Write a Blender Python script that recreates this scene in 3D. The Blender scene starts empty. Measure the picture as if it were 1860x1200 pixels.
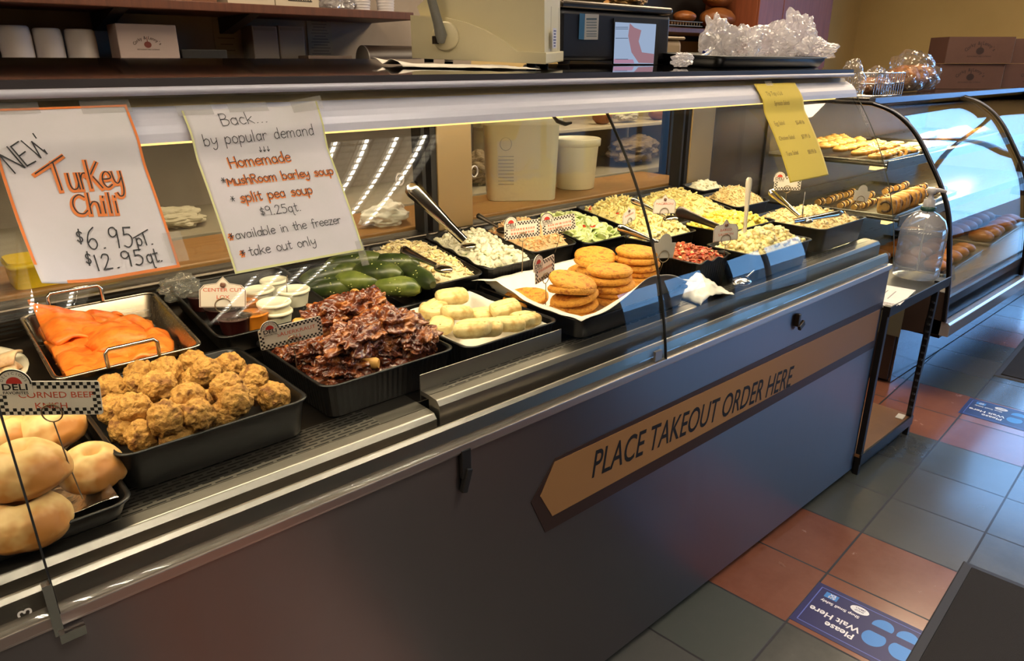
import bpy, math, random
from mathutils import Vector, Matrix, Euler, noise

# ------------------------------------------------------------------ camera, sky, exposure
scene = bpy.context.scene
COL = scene.collection
CAM = Vector((0.0, 0.0, 1.55))
F_PX, AZ, PITCH = 1305.0, math.radians(48.3), math.atan(486 / 1305.0)
FWD_H = Vector((math.cos(AZ), math.sin(AZ), 0))
RIGHT = Vector((math.sin(AZ), -math.cos(AZ), 0))
FWD = FWD_H * math.cos(PITCH) - Vector((0, 0, 1)) * math.sin(PITCH)
UPV = FWD_H * math.sin(PITCH) + Vector((0, 0, 1)) * math.cos(PITCH)
cam_data = bpy.data.cameras.new('camera')
cam_data.sensor_width = 36.0
cam_data.sensor_fit = 'HORIZONTAL'
cam_data.lens = F_PX / 1860.0 * 36.0
cam_data.clip_start = 0.05
cam = bpy.data.objects.new('camera', cam_data)
cam.location = CAM
cam.rotation_euler = FWD.to_track_quat('-Z', 'Y').to_euler()
COL.objects.link(cam)
scene.camera = cam

scene.view_settings.view_transform = 'Standard'
scene.view_settings.look = 'None'
scene.view_settings.gamma = 1.0
scene.view_settings.use_curve_mapping = False
scene.view_settings.exposure = 0.0
scene.cycles.use_denoising = True
scene.cycles.max_bounces = 12
scene.cycles.transparent_max_bounces = 24
scene.cycles.diffuse_bounces = 4
scene.cycles.glossy_bounces = 5
scene.cycles.transmission_bounces = 8
scene.cycles.caustics_reflective = False
scene.cycles.caustics_refractive = False
scene.cycles.sample_clamp_indirect = 6.0

world = bpy.data.worlds.new('sky')
scene.world = world
world.use_nodes = True
wn = world.node_tree.nodes
wn.clear()
bg = wn.new('ShaderNodeBackground')
bg.inputs[0].default_value = (.24, .52, 1.0, 1)      # clear afternoon sky
bg.inputs[1].default_value = 7.5
wo = wn.new('ShaderNodeOutputWorld')
world.node_tree.links.new(bg.outputs[0], wo.inputs[0])


def area_light(name, loc, rot, sx, sy, energy, color, portal=False):
    d = bpy.data.lights.new(name, 'AREA')
    d.shape = 'RECTANGLE'
    d.size, d.size_y = sx, sy
    d.energy = energy
    d.color = color
    if portal:
        d.cycles.is_portal = True
    o = bpy.data.objects.new(name, d)
    o.location = loc
    o.rotation_euler = rot
    COL.objects.link(o)
    return o


# room box (metres; x along the counter away from us, y into the counter, z up)
RX0, RX1, RY0, RY1, RH = -2.6, 7.6, -3.2, 3.45, 2.95
# window openings: (from, to, sill, head); the first two sit in the far wall x = RX1, the third in the street wall y = RY0
WIN_A = (-.55, 1.85, .45, 2.8)
WIN_B = (-3.1, -2.0, .10, 1.45)
WIN_C = (5.75, 7.45, .10, 1.45)
for w_ in (WIN_A, WIN_B):
    area_light('window_portal', (RX1 + .12, (w_[0] + w_[1]) / 2, (w_[2] + w_[3]) / 2), (0, math.radians(90), 0), w_[3] - w_[2], w_[1] - w_[0], 1, (1, 1, 1), True)
area_light('window_portal', ((WIN_C[0] + WIN_C[1]) / 2, RY0 - .12, (WIN_C[2] + WIN_C[3]) / 2), (math.radians(90), 0, 0), WIN_C[1] - WIN_C[0], WIN_C[3] - WIN_C[2], 1, (1, 1, 1), True)

# ceiling fixtures: (x, y, width along x, length along y, watts)
FIXTURES = [(1.72, -0.05, .6, 1.2, 62), (0.35, -0.6, .6, 1.2, 62), (1.72, -1.75, .6, 1.2, 62), (3.4, 1.35, .6, 1.2, 42),
            (1.0, 2.3, .6, 1.2, 52), (3.6, 2.3, .6, 1.2, 62), (5.4, 0.9, .6, 1.2, 62), (-1.5, 0.5, .6, 1.2, 62)]  # last fixture is unseen, added to brighten the slicer
for fx, fy, fw, fl, e in FIXTURES[:3]:
    for k_ in range(4):      # one strip per tube
        area_light('tube_light', (fx - fw / 2 + fw * (k_ + .5) / 4, fy, RH - .068), (0, 0, 0), .03, fl - .08, e / 4, (1.0, 0.88, 0.73))
# the lamp strip under the deli case canopy, and the one inside the bakery case
area_light('case_lamp', (1.02, 1.235, 1.405), (math.radians(17), 0, 0), 3.2, .04, 19, (1.0, 0.83, 0.57))
area_light('bakery_lamp', (4.75, 1.72, 1.335), (0, 0, math.radians(3.5)), 2.2, .06, 30, (1.0, 0.80, 0.48))
area_light('bakery_shelf_lamp', (4.75, 1.62, 1.07), (0, 0, math.radians(3.5)), 2.2, .05, 15, (1.0, 0.80, 0.48))


def ray(px, py):
    return FWD + RIGHT * ((px - 930.0) / F_PX) - UPV * ((py - 600.0) / F_PX)


def at(px, py, z):
    """point of the photograph's pixel on the level z"""
    r = ray(px, py)
    return CAM + r * ((z - CAM.z) / r.z)


def aty(px, py, y):
    r = ray(px, py)
    return CAM + r * ((y - CAM.y) / r.y)


# ------------------------------------------------------------------ materials
def lin(c):
    return tuple((v / 12.92 if v <= .04045 else ((v + .055) / 1.055) ** 2.4) for v in c) + (1.0,)


class NT:
    def __init__(self, name):
        self.m = bpy.data.materials.new(name)
        self.m.use_nodes = True
        self.t = self.m.node_tree
        self.t.nodes.clear()
        self.out = self.t.nodes.new('ShaderNodeOutputMaterial')

    def n(self, typ, **kw):
        x = self.t.nodes.new(typ)
        for k, v in kw.items():
            setattr(x, k, v)
        return x

    def l(self, a, b):
        self.t.links.new(a, b)

    def setin(self, sock, v):
        if hasattr(v, 'is_output'):
            self.l(v, sock)
        else:
            sock.default_value = v

    def math(self, op, a, b=0.0):
        x = self.n('ShaderNodeMath', operation=op)
        self.setin(x.inputs[0], a)
        self.setin(x.inputs[1], b)
        return x.outputs[0]

    def mix(self, f, a, b):
        x = self.n('ShaderNodeMix', data_type='RGBA')
        self.setin(x.inputs[0], f)
        self.setin(x.inputs[6], a)
        self.setin(x.inputs[7], b)
        return x.outputs[2]

    def coords(self, scale=(1, 1, 1), kind='Object'):
        tc = self.n('ShaderNodeTexCoord')
        mp = self.n('ShaderNodeMapping')
        mp.inputs['Scale'].default_value = scale
        self.l(tc.outputs[kind], mp.inputs[0])
        return mp.outputs[0]

    def noise(self, vec, scale, detail=3, rough=.5):
        x = self.n('ShaderNodeTexNoise')
        self.l(vec, x.inputs['Vector'])
        x.inputs['Scale'].default_value = scale
        x.inputs['Detail'].default_value = detail
        x.inputs['Roughness'].default_value = rough
        return x.outputs[0]

    def ramp(self, f, stops):
        x = self.n('ShaderNodeValToRGB')
        self.l(f, x.inputs[0])
        e = x.color_ramp.elements
        while len(e) < len(stops):
            e.new(.5)
        for i, (p, c) in enumerate(stops):
            e[i].position = p
            e[i].color = c if len(c) == 4 else lin(c)
        return x.outputs[0]

    def bsdf(self, color, rough=.5, metal=0.0, **kw):
        b = self.n('ShaderNodeBsdfPrincipled')
        self.setin(b.inputs['Base Color'], color)
        self.setin(b.inputs['Roughness'], rough)
        self.setin(b.inputs['Metallic'], metal)
        for k, v in kw.items():
            self.setin(b.inputs[k.replace('_', ' ')], v)
        return b

    def bump(self, h, strength=.3, dist=.002):
        x = self.n('ShaderNodeBump')
        x.inputs['Strength'].default_value = strength
        x.inputs['Distance'].default_value = dist
        self.l(h, x.inputs['Height'])
        return x.outputs[0]

    def done(self, shader):
        self.l(shader.outputs[0] if hasattr(shader, 'outputs') else shader, self.out.inputs[0])
        return self.m


MATS = {}


def pm(name, c, rough=.5, metal=0.0, c2=None, scale=30, amt=(.35, .65), bump=0.0, bscale=None, bdist=.002, stretch=(1, 1, 1), c3=None, **kw):
    """plain or mottled principled material; c2/c3 = mottling colours that belong to the thing itself"""
    if name in MATS:
        return MATS[name]
    t = NT(name)
    col = lin(c)
    if c2 is not None or bump:
        v = t.coords(stretch)
    if c2 is not None:
        f = t.noise(v, scale, 4, .6)
        st = [(amt[0], c), (amt[1], c2)]
        if c3 is not None:
            st = [(amt[0], c), ((amt[0] + amt[1]) / 2, c2), (amt[1], c3)]
        col = t.ramp(f, st)
    b = t.bsdf(col, rough, metal, **kw)
    if bump:
        t.l(t.bump(t.noise(v, bscale or scale * 3, 3), bump, bdist), b.inputs['Normal'])
    MATS[name] = t.done(b)
    return MATS[name]


def glass_mat(name, tint=(1, 1, 1), ior=1.5, rough=0.0, boost=1.0):
    if name in MATS:
        return MATS[name]
    t = NT(name)
    tr = t.n('ShaderNodeBsdfTransparent')
    tr.inputs[0].default_value = tint + (1,)
    gl = t.n('ShaderNodeBsdfGlossy')
    gl.inputs['Roughness'].default_value = rough
    fr = t.n('ShaderNodeFresnel')
    fr.inputs[0].default_value = ior
    mx = t.n('ShaderNodeMixShader')
    ge = t.n('ShaderNodeNewGeometry')
    f = t.math('MULTIPLY', fr.outputs[0], t.math('SUBTRACT', boost, t.math('MULTIPLY', ge.outputs['Backfacing'], boost)))
    t.l(f, mx.inputs[0])
    t.l(tr.outputs[0], mx.inputs[1])
    t.l(gl.outputs[0], mx.inputs[2])
    MATS[name] = t.done(mx)
    return MATS[name]


def film_mat(name, color, opacity, rough=.12, gloss=.25):
    """thin plastic film: mostly see-through, milky, shiny"""
    if name in MATS:
        return MATS[name]
    t = NT(name)
    tr = t.n('ShaderNodeBsdfTransparent')
    df = t.n('ShaderNodeBsdfTranslucent')
    d2 = t.n('ShaderNodeBsdfDiffuse')
    for d in (df, d2):
        d.inputs[0].default_value = lin(color)
    a = t.n('ShaderNodeAddShader')
    half = t.n('ShaderNodeMixShader')
    half.inputs[0].default_value = .5
    t.l(df.outputs[0], half.inputs[1])
    t.l(d2.outputs[0], half.inputs[2])
    m1 = t.n('ShaderNodeMixShader')
    m1.inputs[0].default_value = opacity
    t.l(tr.outputs[0], m1.inputs[1])
    t.l(half.outputs[0], m1.inputs[2])
    gl = t.n('ShaderNodeBsdfGlossy')
    gl.inputs['Roughness'].default_value = rough
    lw = t.n('ShaderNodeLayerWeight')
    lw.inputs[0].default_value = gloss
    m2 = t.n('ShaderNodeMixShader')
    t.l(t.math('MULTIPLY', lw.outputs[1], .7), m2.inputs[0])
    t.l(m1.outputs[0], m2.inputs[1])
    t.l(gl.outputs[0], m2.inputs[2])
    MATS[name] = t.done(m2)
    return MATS[name]


def emit_mat(name, color, strength):
    if name in MATS:
        return MATS[name]
    t = NT(name)
    e = t.n('ShaderNodeEmission')
    e.inputs[0].default_value = lin(color)
    e.inputs[1].default_value = strength
    MATS[name] = t.done(e)
    return MATS[name]


def steel_mat(name, base=(.62, .60, .58), rough=.3, stretch=(120, 120, 2), bump=.05, rvar=.16, aniso=0.0):
    if name in MATS:
        return MATS[name]
    t = NT(name)
    v = t.coords(stretch)
    nz = t.noise(v, 3, 3)
    b = t.bsdf(lin(base), t.math('ADD', t.math('MULTIPLY', nz, rvar), rough - rvar / 2), 1.0)
    if aniso:       # brushed upright
        b.inputs['Anisotropic'].default_value = aniso
        tg = t.n('ShaderNodeTangent', direction_type='RADIAL', axis='X')
        t.l(tg.outputs[0], b.inputs['Tangent'])
    if bump:
        t.l(t.bump(nz, bump, .001), b.inputs['Normal'])
    MATS[name] = t.done(b)
    return MATS[name]


# ------------------------------------------------------------------ mesh building
class MB:
    def __init__(self):
        self.v, self.f, self.mi, self.sm = [], [], [], []

    def add(self, verts, faces, mi=0, smooth=False):
        o = len(self.v)
        self.v.extend(Vector(p) for p in verts)
        for f in faces:
            self.f.append([o + i for i in f])
            self.mi.append(mi)
            self.sm.append(smooth)
        return self

    def box(self, x0, x1, y0, y1, z0, z1, mi=0):
        vs = [(x, y, z) for z in (z0, z1) for y in (y0, y1) for x in (x0, x1)]
        return self.add(vs, [(0, 2, 3, 1), (4, 5, 7, 6), (0, 1, 5, 4), (2, 6, 7, 3), (0, 4, 6, 2), (1, 3, 7, 5)], mi)

    def obox(self, c, size, rot=(0, 0, 0), mi=0):
        R = Euler(rot).to_matrix()
        sx, sy, sz = (s / 2 for s in size)
        vs = [Vector(c) + R @ Vector((x, y, z)) for z in (-sz, sz) for y in (-sy, sy) for x in (-sx, sx)]
        return self.add(vs, [(0, 2, 3, 1), (4, 5, 7, 6), (0, 1, 5, 4), (2, 6, 7, 3), (0, 4, 6, 2), (1, 3, 7, 5)], mi)

    def loft(self, rings, closed_ring=True, cap0=True, cap1=True, mi=0, smooth=True, loop=False):
        n = len(rings[0])
        vs = [p for r in rings for p in r]
        fs = []
        m = n if closed_ring else n - 1
        K = len(rings)
        for k in range(K if loop else K - 1):
            k2 = (k + 1) % K
            for i in range(m):
                j = (i + 1) % n
                fs.append((k * n + i, k * n + j, k2 * n + j, k2 * n + i))
        self.add(vs, fs, mi, smooth)
        if closed_ring and not loop:
            if cap0:
                self.add(rings[0], [tuple(range(n))[::-1]], mi, False)
            if cap1:
                self.add(rings[-1], [tuple(range(n))], mi, False)
        return self

    def tube(self, pts, r, n=8, mi=0, cap=True, loop=False):
        pts = [Vector(p) for p in pts]
        rings = []
        K = len(pts)
        up = None
        for i, p in enumerate(pts):
            if loop:
                d = pts[(i + 1) % K] - pts[i - 1]
            else:
                d = pts[min(i + 1, K - 1)] - pts[max(i - 1, 0)]
            d.normalize()
            if up is None:
                up = Vector((0, 0, 1)) if abs(d.z) < .9 else Vector((1, 0, 0))
            a = d.cross(up)
            if a.length < 1e-6:
                a = d.orthogonal()
            a.normalize()
            b = a.cross(d)
            up = b
            rr = r[i] if isinstance(r, (list, tuple)) else r
            rings.append([p + a * (rr * math.cos(t)) + b * (rr * math.sin(t)) for t in (2 * math.pi * k / n for k in range(n))])
        return self.loft(rings, True, cap, cap, mi, True, loop)

    def lathe(self, prof, c=(0, 0, 0), n=24, mi=0, smooth=True):
        c = Vector(c)
        rings = [[c + Vector((r * math.cos(2 * math.pi * k / n), r * math.sin(2 * math.pi * k / n), z)) for k in range(n)] for r, z in prof]
        return self.loft(rings, True, prof[0][0] > 1e-4, prof[-1][0] > 1e-4, mi, smooth)

    def prism(self, poly, fn0, fn1, mi=0):
        """poly = 2d outline; fn0/fn1 map (u,v) to the two end faces"""
        a = [Vector(fn0(*p)) for p in poly]
        b = [Vector(fn1(*p)) for p in poly]
        return self.loft([a, b], True, True, True, mi, False)

    def grid(self, fn, nu, nv, mi=0, smooth=True, thick=0.0, wrap=False):
        vs = [Vector(fn(i / nu, j / nv)) for j in range(nv + 1) for i in range(nu + 1)]
        w = nu + 1
        fs = [(j * w + i, j * w + i + 1, (j + 1) * w + i + 1, (j + 1) * w + i) for j in range(nv) for i in range(nu)]
        self.add(vs, fs, mi, smooth)
        return self

    def blob(self, c, rad, amp=0.0, freq=1.0, seed=0.0, rot=(0, 0, 0), sub=3, mi=0, flat=None, fn=None):
        """ellipsoid with lumps"""
        vs, fs = ICO[sub]
        R = Euler(rot).to_matrix()
        c = Vector(c)
        out = []
        for v in vs:
            k = 1.0
            if amp:
                k += amp * noise.fractal(v * freq + Vector((seed * 3.1, seed * 1.7, seed)), 1.0, 2.0, 3)
            p = Vector((v.x * rad[0] * k, v.y * rad[1] * k, v.z * rad[2] * k))
            if flat is not None and p.z < flat:
                p.z = flat
            if fn:
                p = fn(v, p)
            out.append(c + R @ p)
        return self.add(out, fs, mi, True)

    def build(self, name, mats, parent=None, bevel=0.0, sub=0, seg=2, sharp=None):
        me = bpy.data.meshes.new(name)
        off = Vector((0, 0, 0))
        p = parent
        while p is not None:
            off += p.location
            p = p.parent
        me.from_pydata([tuple(v - off) for v in self.v], [], self.f)
        me.polygons.foreach_set('use_smooth', self.sm)
        me.polygons.foreach_set('material_index', self.mi)
        for m in (mats if isinstance(mats, (list, tuple)) else [mats]):
            me.materials.append(m)
        me.update()
        o = bpy.data.objects.new(name, me)
        COL.objects.link(o)
        if parent is not None:
            o.parent = parent
        if bevel:
            b = o.modifiers.new('bevel', 'BEVEL')
            b.width = bevel
            b.segments = seg
            b.limit_method = 'ANGLE'
            b.angle_limit = math.radians(40)
        if sub:
            s = o.modifiers.new('subsurf', 'SUBSURF')
            s.levels = s.render_levels = sub
        return o


def _ico():
    t = (1 + 5 ** .5) / 2
    vs = [Vector(p).normalized() for p in [(-1, t, 0), (1, t, 0), (-1, -t, 0), (1, -t, 0), (0, -1, t), (0, 1, t), (0, -1, -t), (0, 1, -t), (t, 0, -1), (t, 0, 1), (-t, 0, -1), (-t, 0, 1)]]
    fs = [(0, 11, 5), (0, 5, 1), (0, 1, 7), (0, 7, 10), (0, 10, 11), (1, 5, 9), (5, 11, 4), (11, 10, 2), (10, 7, 6), (7, 1, 8), (3, 9, 4), (3, 4, 2), (3, 2, 6), (3, 6, 8), (3, 8, 9), (4, 9, 5), (2, 4, 11), (6, 2, 10), (8, 6, 7), (9, 8, 1)]
    res = {0: (vs, fs)}
    for k in range(1, 6):
        vs, fs = list(vs), fs
        cache, nf = {}, []

        def mid(a, b):
            key = (min(a, b), max(a, b))
            if key not in cache:
                cache[key] = len(vs)
                vs.append((vs[a] + vs[b]).normalized())
            return cache[key]
        for a, b, c in fs:
            x, y, z = mid(a, b), mid(b, c), mid(c, a)
            nf += [(a, x, z), (b, y, x), (c, z, y), (x, y, z)]
        fs = nf
        res[k] = (vs, fs)
    return res


ICO = _ico()


def tag(o, label, cat, group=None, kind=None):
    o['label'] = label
    o['category'] = cat
    if group:
        o['group'] = group
    if kind:
        o['kind'] = kind
    return o


def thing(name, label, cat, loc=(0, 0, 0), group=None):
    o = bpy.data.objects.new(name, None)
    o.empty_display_size = .05
    o.location = loc
    COL.objects.link(o)
    return tag(o, label, cat, group)


def struct(name, mb, mats, parent=None, bevel=0.0):
    o = mb.build(name, mats, parent, bevel)
    if parent is None:
        o['kind'] = 'structure'
    return o


def dup(root, loc=None, rotz=None, label=None, group=None, scale=None, rot=None):
    """copy of a thing with its parts and sub-parts"""
    r = root.copy()
    COL.objects.link(r)
    if loc is not None:
        r.location = loc
    if rotz is not None:
        r.rotation_euler = (0, 0, rotz)
    if rot is not None:
        r.rotation_euler = rot
    if scale is not None:
        r.scale = scale if hasattr(scale, '__len__') else (scale,) * 3
    if label:
        r['label'] = label
    if group:
        r['group'] = group
    for ch in list(root.children):
        c = ch.copy()
        COL.objects.link(c)
        c.parent = r
        for g in ch.children:
            d = g.copy()
            COL.objects.link(d)
            d.parent = c
    return r


ORD = ['first', 'second', 'third', 'fourth', 'fifth', 'sixth', 'seventh', 'eighth', 'ninth', 'tenth', 'eleventh', 'twelfth']


def text_mb(s, size, shear=0.0, bold=0.0, spacing=1.0, align='CENTER', sx=1.0, res=3):
    """flat outline of a line of printed type, centred on the origin: list of verts (x, y), faces"""
    c = bpy.data.curves.new('type', 'FONT')
    c.body = s
    c.size = size
    c.shear = shear
    c.offset = bold * size
    c.space_character = spacing
    c.align_x = align
    c.resolution_u = res
    o = bpy.data.objects.new('type', c)
    me = bpy.data.meshes.new_from_object(o)
    vs = [(v.co.x * sx, v.co.y) for v in me.vertices]
    fs = [tuple(p.vertices) for p in me.polygons]
    bpy.data.objects.remove(o)
    bpy.data.curves.remove(c)
    bpy.data.meshes.remove(me)
    return vs, fs


def put_text(mb, s, size, fn, mi=0, **kw):
    vs, fs = text_mb(s, size, **kw)
    mb.add([fn(x, y) for x, y in vs], fs, mi)
    return mb


# hand lettering: every letter as pen strokes ('!' = straight stroke)
GL = {
    'N': "6|!0,0 0,8;!0,8 6,0;!6,0 6,8.5", 'E': "5|!0,0 0,8;!0,8 5,8.3;!0,4 4,4.2;!0,0 5,-.2",
    'W': "8|!0,8 2,0;!2,0 4,6;!4,6 6,0;!6,0 8,8.5", 'T': "6|!-7,5.4 6.5,10;!1.6,8.4 2.6,0",
    'u': "4.5|0,5 0,1.5 1,0 3,.3 4,2;!4,5 4,0", 'r': "3.2|!0,5 0,0;0,3 1,4.6 2.5,5 3,4.4",
    'K': "5|!0,8.5 0,0;!5,8 0,3.5;!1.2,4.5 5,0", 'e': "4.2|0,2.7 4,3 3.5,4.8 1.8,5 .3,3.5 .2,1.3 1.8,0 4,.8",
    'y': "4.5|0,5 .5,2 2,1.2 4,3;4.2,5 4,0 3,-2.6 1.2,-3 .4,-2", 'C': "6|5.5,7 3.5,8 1,6.5 .2,3.5 1.5,.6 4,0 5.8,1.2",
    'h': "4.5|!0,8.5 0,0;0,3 1.5,4.8 3.4,4.6 3.9,2.5 4,0", 'i': "1.5|!.5,4.8 .5,0;!.5,6.6 .6,7.1", 'l': "1.5|!.5,8.5 .5,0",
    '$': "4|3.5,6 2,6.8 .5,5.8 1,4.2 3,3.6 3.5,2 2,1 .3,2;!2,8 2,0", '6': "5|4,8.5 1.5,6.5 .2,3 1.2,.5 3.2,0 4.6,1.6 4,3.6 2.2,4 .6,2.6",
    '.': "2|!.7,.1 1.2,.2", '9': "5|4.4,6.5 3,8.2 .8,7.6 .4,5.6 1.8,4.4 3.8,5.2 4.4,7;4.4,7 4.4,3 4.2,0",
    '5': "5|!4.5,8 1,8;!1,8 .8,5;.8,5 3,5.2 4.5,3.4 3.8,1 2,0 .2,.6", 'p': "4.5|!0,5 0,-3;0,3.5 1.8,5 3.8,4 4,1.6 2.4,.1 0,1",
    't': "3.2|1.5,7.5 1.5,1 2.2,0 3.2,.6;!0,5 3.2,5.2", '1': "2|!.8,8 1,0", '2': "5|.3,6.3 1.5,8 3.6,7.6 3.8,5.5 2,2.5 .2,.2;!.2,.2 4.6,.3",
    'q': "4.8|4,3.8 2.4,5 .4,3.8 .4,1.2 2,0 4,1.4;4,5 4,-2.4 5,-3", 'B': "5|!0,8.5 0,0;0,8.3 3,8.4 4,6.6 2.8,4.8 0,4.5;0,4.5 3.6,4.4 4.8,2.4 3.2,.2 0,0",
    'a': "4.6|3.9,4 2.2,5 .4,3.6 .3,1.2 1.8,0 3.6,1.2;!4,5 4,.2", 'c': "4|3.6,4.3 2,5 .4,3.6 .3,1.4 1.8,0 3.8,.8",
    'k': "4.2|!0,8.5 0,0;!3.6,5 0,2.2;!1,3 4,0", 'b': "4.5|!0,8.5 0,0;0,3.5 1.8,5 3.8,4 4,1.6 2.4,0 0,1",
    'o': "4.4|2,5 .3,3.8 .2,1.3 2,0 3.9,1.2 4,3.6 2,5", 'd': "4.6|3.9,4 2.2,5 .4,3.6 .3,1.2 1.8,0 3.8,1.2;!4,8.5 4,0",
    'm': "7|!0,5 0,0;0,3 1.3,4.9 2.8,4.4 3,2 3,0;3,3 4.4,4.9 6,4.4 6.2,2 6.3,0", 'n': "4.5|!0,5 0,0;0,3 1.5,4.9 3.4,4.5 3.9,2.5 4,0",
    'H': "5.5|!0,8 0,0;!5,8.3 5,0;!0,4 5,4.2", 'M': "6|!0,0 .3,6;!.3,6 3,2.5;!3,2.5 5.6,6;!5.6,6 6,0",
    's': "3.6|3.2,4.4 1.8,5 .5,4 1.8,2.7 3.2,1.6 2,0 .2,.6", 'R': "5|!0,8 0,0;0,8 3.2,8 4.2,6.2 2.8,4.6 0,4.2;!1.6,4.2 4.6,0",
    'f': "3.5|3.5,7.6 2.4,8.4 1.4,7 1.3,3 1.2,-1;!0,4.6 3,4.8", 'v': "4|!0,5 2,0;!2,0 4,5.2", 'z': "4|!0,5 3.8,5;!3.8,5 0,0;!0,0 4,.1",
    '*': "4|!0,4 4,4;!1,1.5 3,6.5;!3,1.5 1,6.5", '^': "3|!1.5,6 1.5,0;!0,2 1.5,0;!3,2 1.5,0", ' ': "4|",
}


def hand(mb, s, x0, y0, size, pen, fn, mi=0, rot=0.0, adv=1.6, dx=0.0, dy=0.0, sx=1.0):
    """write s with its baseline starting at (x0, y0); size = one grid unit; fn maps (u, v) to a point"""
    x = 0.0
    ca, sa = math.cos(rot), math.sin(rot)
    for ch in s:
        w, st = GL[ch].split('|')
        w = float(w) * sx
        for k in st.split(';'):
            if not k:
                continue
            straight = k[0] == '!'
            p = [Vector((float(a.split(',')[0]) * sx, float(a.split(',')[1]))) for a in k.lstrip('!').split()]
            if not straight:
                q = []
                for i in range(len(p) - 1):
                    a, b, c, d = p[max(i - 1, 0)], p[i], p[i + 1], p[min(i + 2, len(p) - 1)]
                    for t in (0, .25, .5, .75):
                        q.append(.5 * ((2 * b) + (c - a) * t + (2 * a - 5 * b + 4 * c - d) * t * t + (3 * b - a - 3 * c + d) * t ** 3))
                p = q + [p[-1]]
            P = [Vector((x0 + dx + ((x + v.x) * ca - v.y * sa) * size, y0 + dy + ((x + v.x) * sa + v.y * ca) * size)) for v in p]
            L, R = [], []
            for i in range(len(P)):
                d = P[min(i + 1, len(P) - 1)] - P[max(i - 1, 0)]
                if d.length < 1e-9:
                    d = Vector((1, 0))
                d.normalize()
                nrm = Vector((-d.y, d.x)) * (pen / 2)
                e = d * (pen / 2) if i in (0, len(P) - 1) else Vector((0, 0))
                if i == 0:
                    e = -e
                L.append(fn(*(P[i] + nrm + e)))
                R.append(fn(*(P[i] - nrm + e)))
            n = len(P)
            mb.add(L + R, [(i, n + i, n + i + 1, i + 1) for i in range(n - 1)], mi)
        x += w + adv * sx
    return x * size

# ------------------------------------------------------------------ shared materials
M_steel = steel_mat('brushed_steel', (.58, .56, .53), .36, (2, 60, 60), .02)
M_panel = steel_mat('front_steel', (.55, .525, .53), .33, (30, 30, .4), 0, .05, .8)
M_alu = pm('satin_aluminium', (.84, .84, .885), .42, .1, c2=(.82, .82, .865), scale=3, stretch=(1, 40, 40))
M_trim = steel_mat('bright_trim', (.82, .79, .77), .38, (2, 90, 90), .02)
M_chrome = pm('chrome', (.85, .84, .82), .12, 1.0)
M_darksteel = steel_mat('dark_steel', (.34, .31, .28), .35, (2, 80, 80), .04)
M_black = pm('black_plastic', (.032, .029, .027), .38, bump=.15, bscale=260, bdist=.0006)
M_blackmatt = pm('black_matt', (.06, .055, .05), .6)
M_rubber = pm('black_rubber', (.03, .03, .03), .7)
M_paper = pm('white_paper', (.88, .86, .87), .75, c2=(.85, .84, .84), scale=9)
M_card = pm('sign_card', (.86, .83, .78), .55)
M_liner = pm('deli_paper', (.90, .88, .84), .55, c2=(.86, .84, .79), scale=14)
M_ink = pm('black_ink', (.03, .03, .03), .6)
M_orange = pm('orange_marker', (.93, .53, .25), .7)
M_redink = pm('red_ink', (.80, .30, .17), .6)
M_yelmark = pm('yellow_marker', (.88, .88, .62), .7)
M_wood = pm('maple_board', (.62, .45, .25), .45, c2=(.56, .39, .20), scale=6, stretch=(1, 14, 6))
M_brown = pm('brown_laminate', (.36, .20, .13), .5, c2=(.30, .165, .105), scale=5, stretch=(12, 12, 1))
M_glass = glass_mat('case_glass', (.965, .975, .96), 1.55)
M_clear = glass_mat('clear_plastic', (.95, .95, .94), 1.38, .06)
M_white = pm('white_plastic', (.86, .85, .82), .4)
M_tape = film_mat('clear_tape', (.86, .86, .82), .28, .2)

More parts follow.
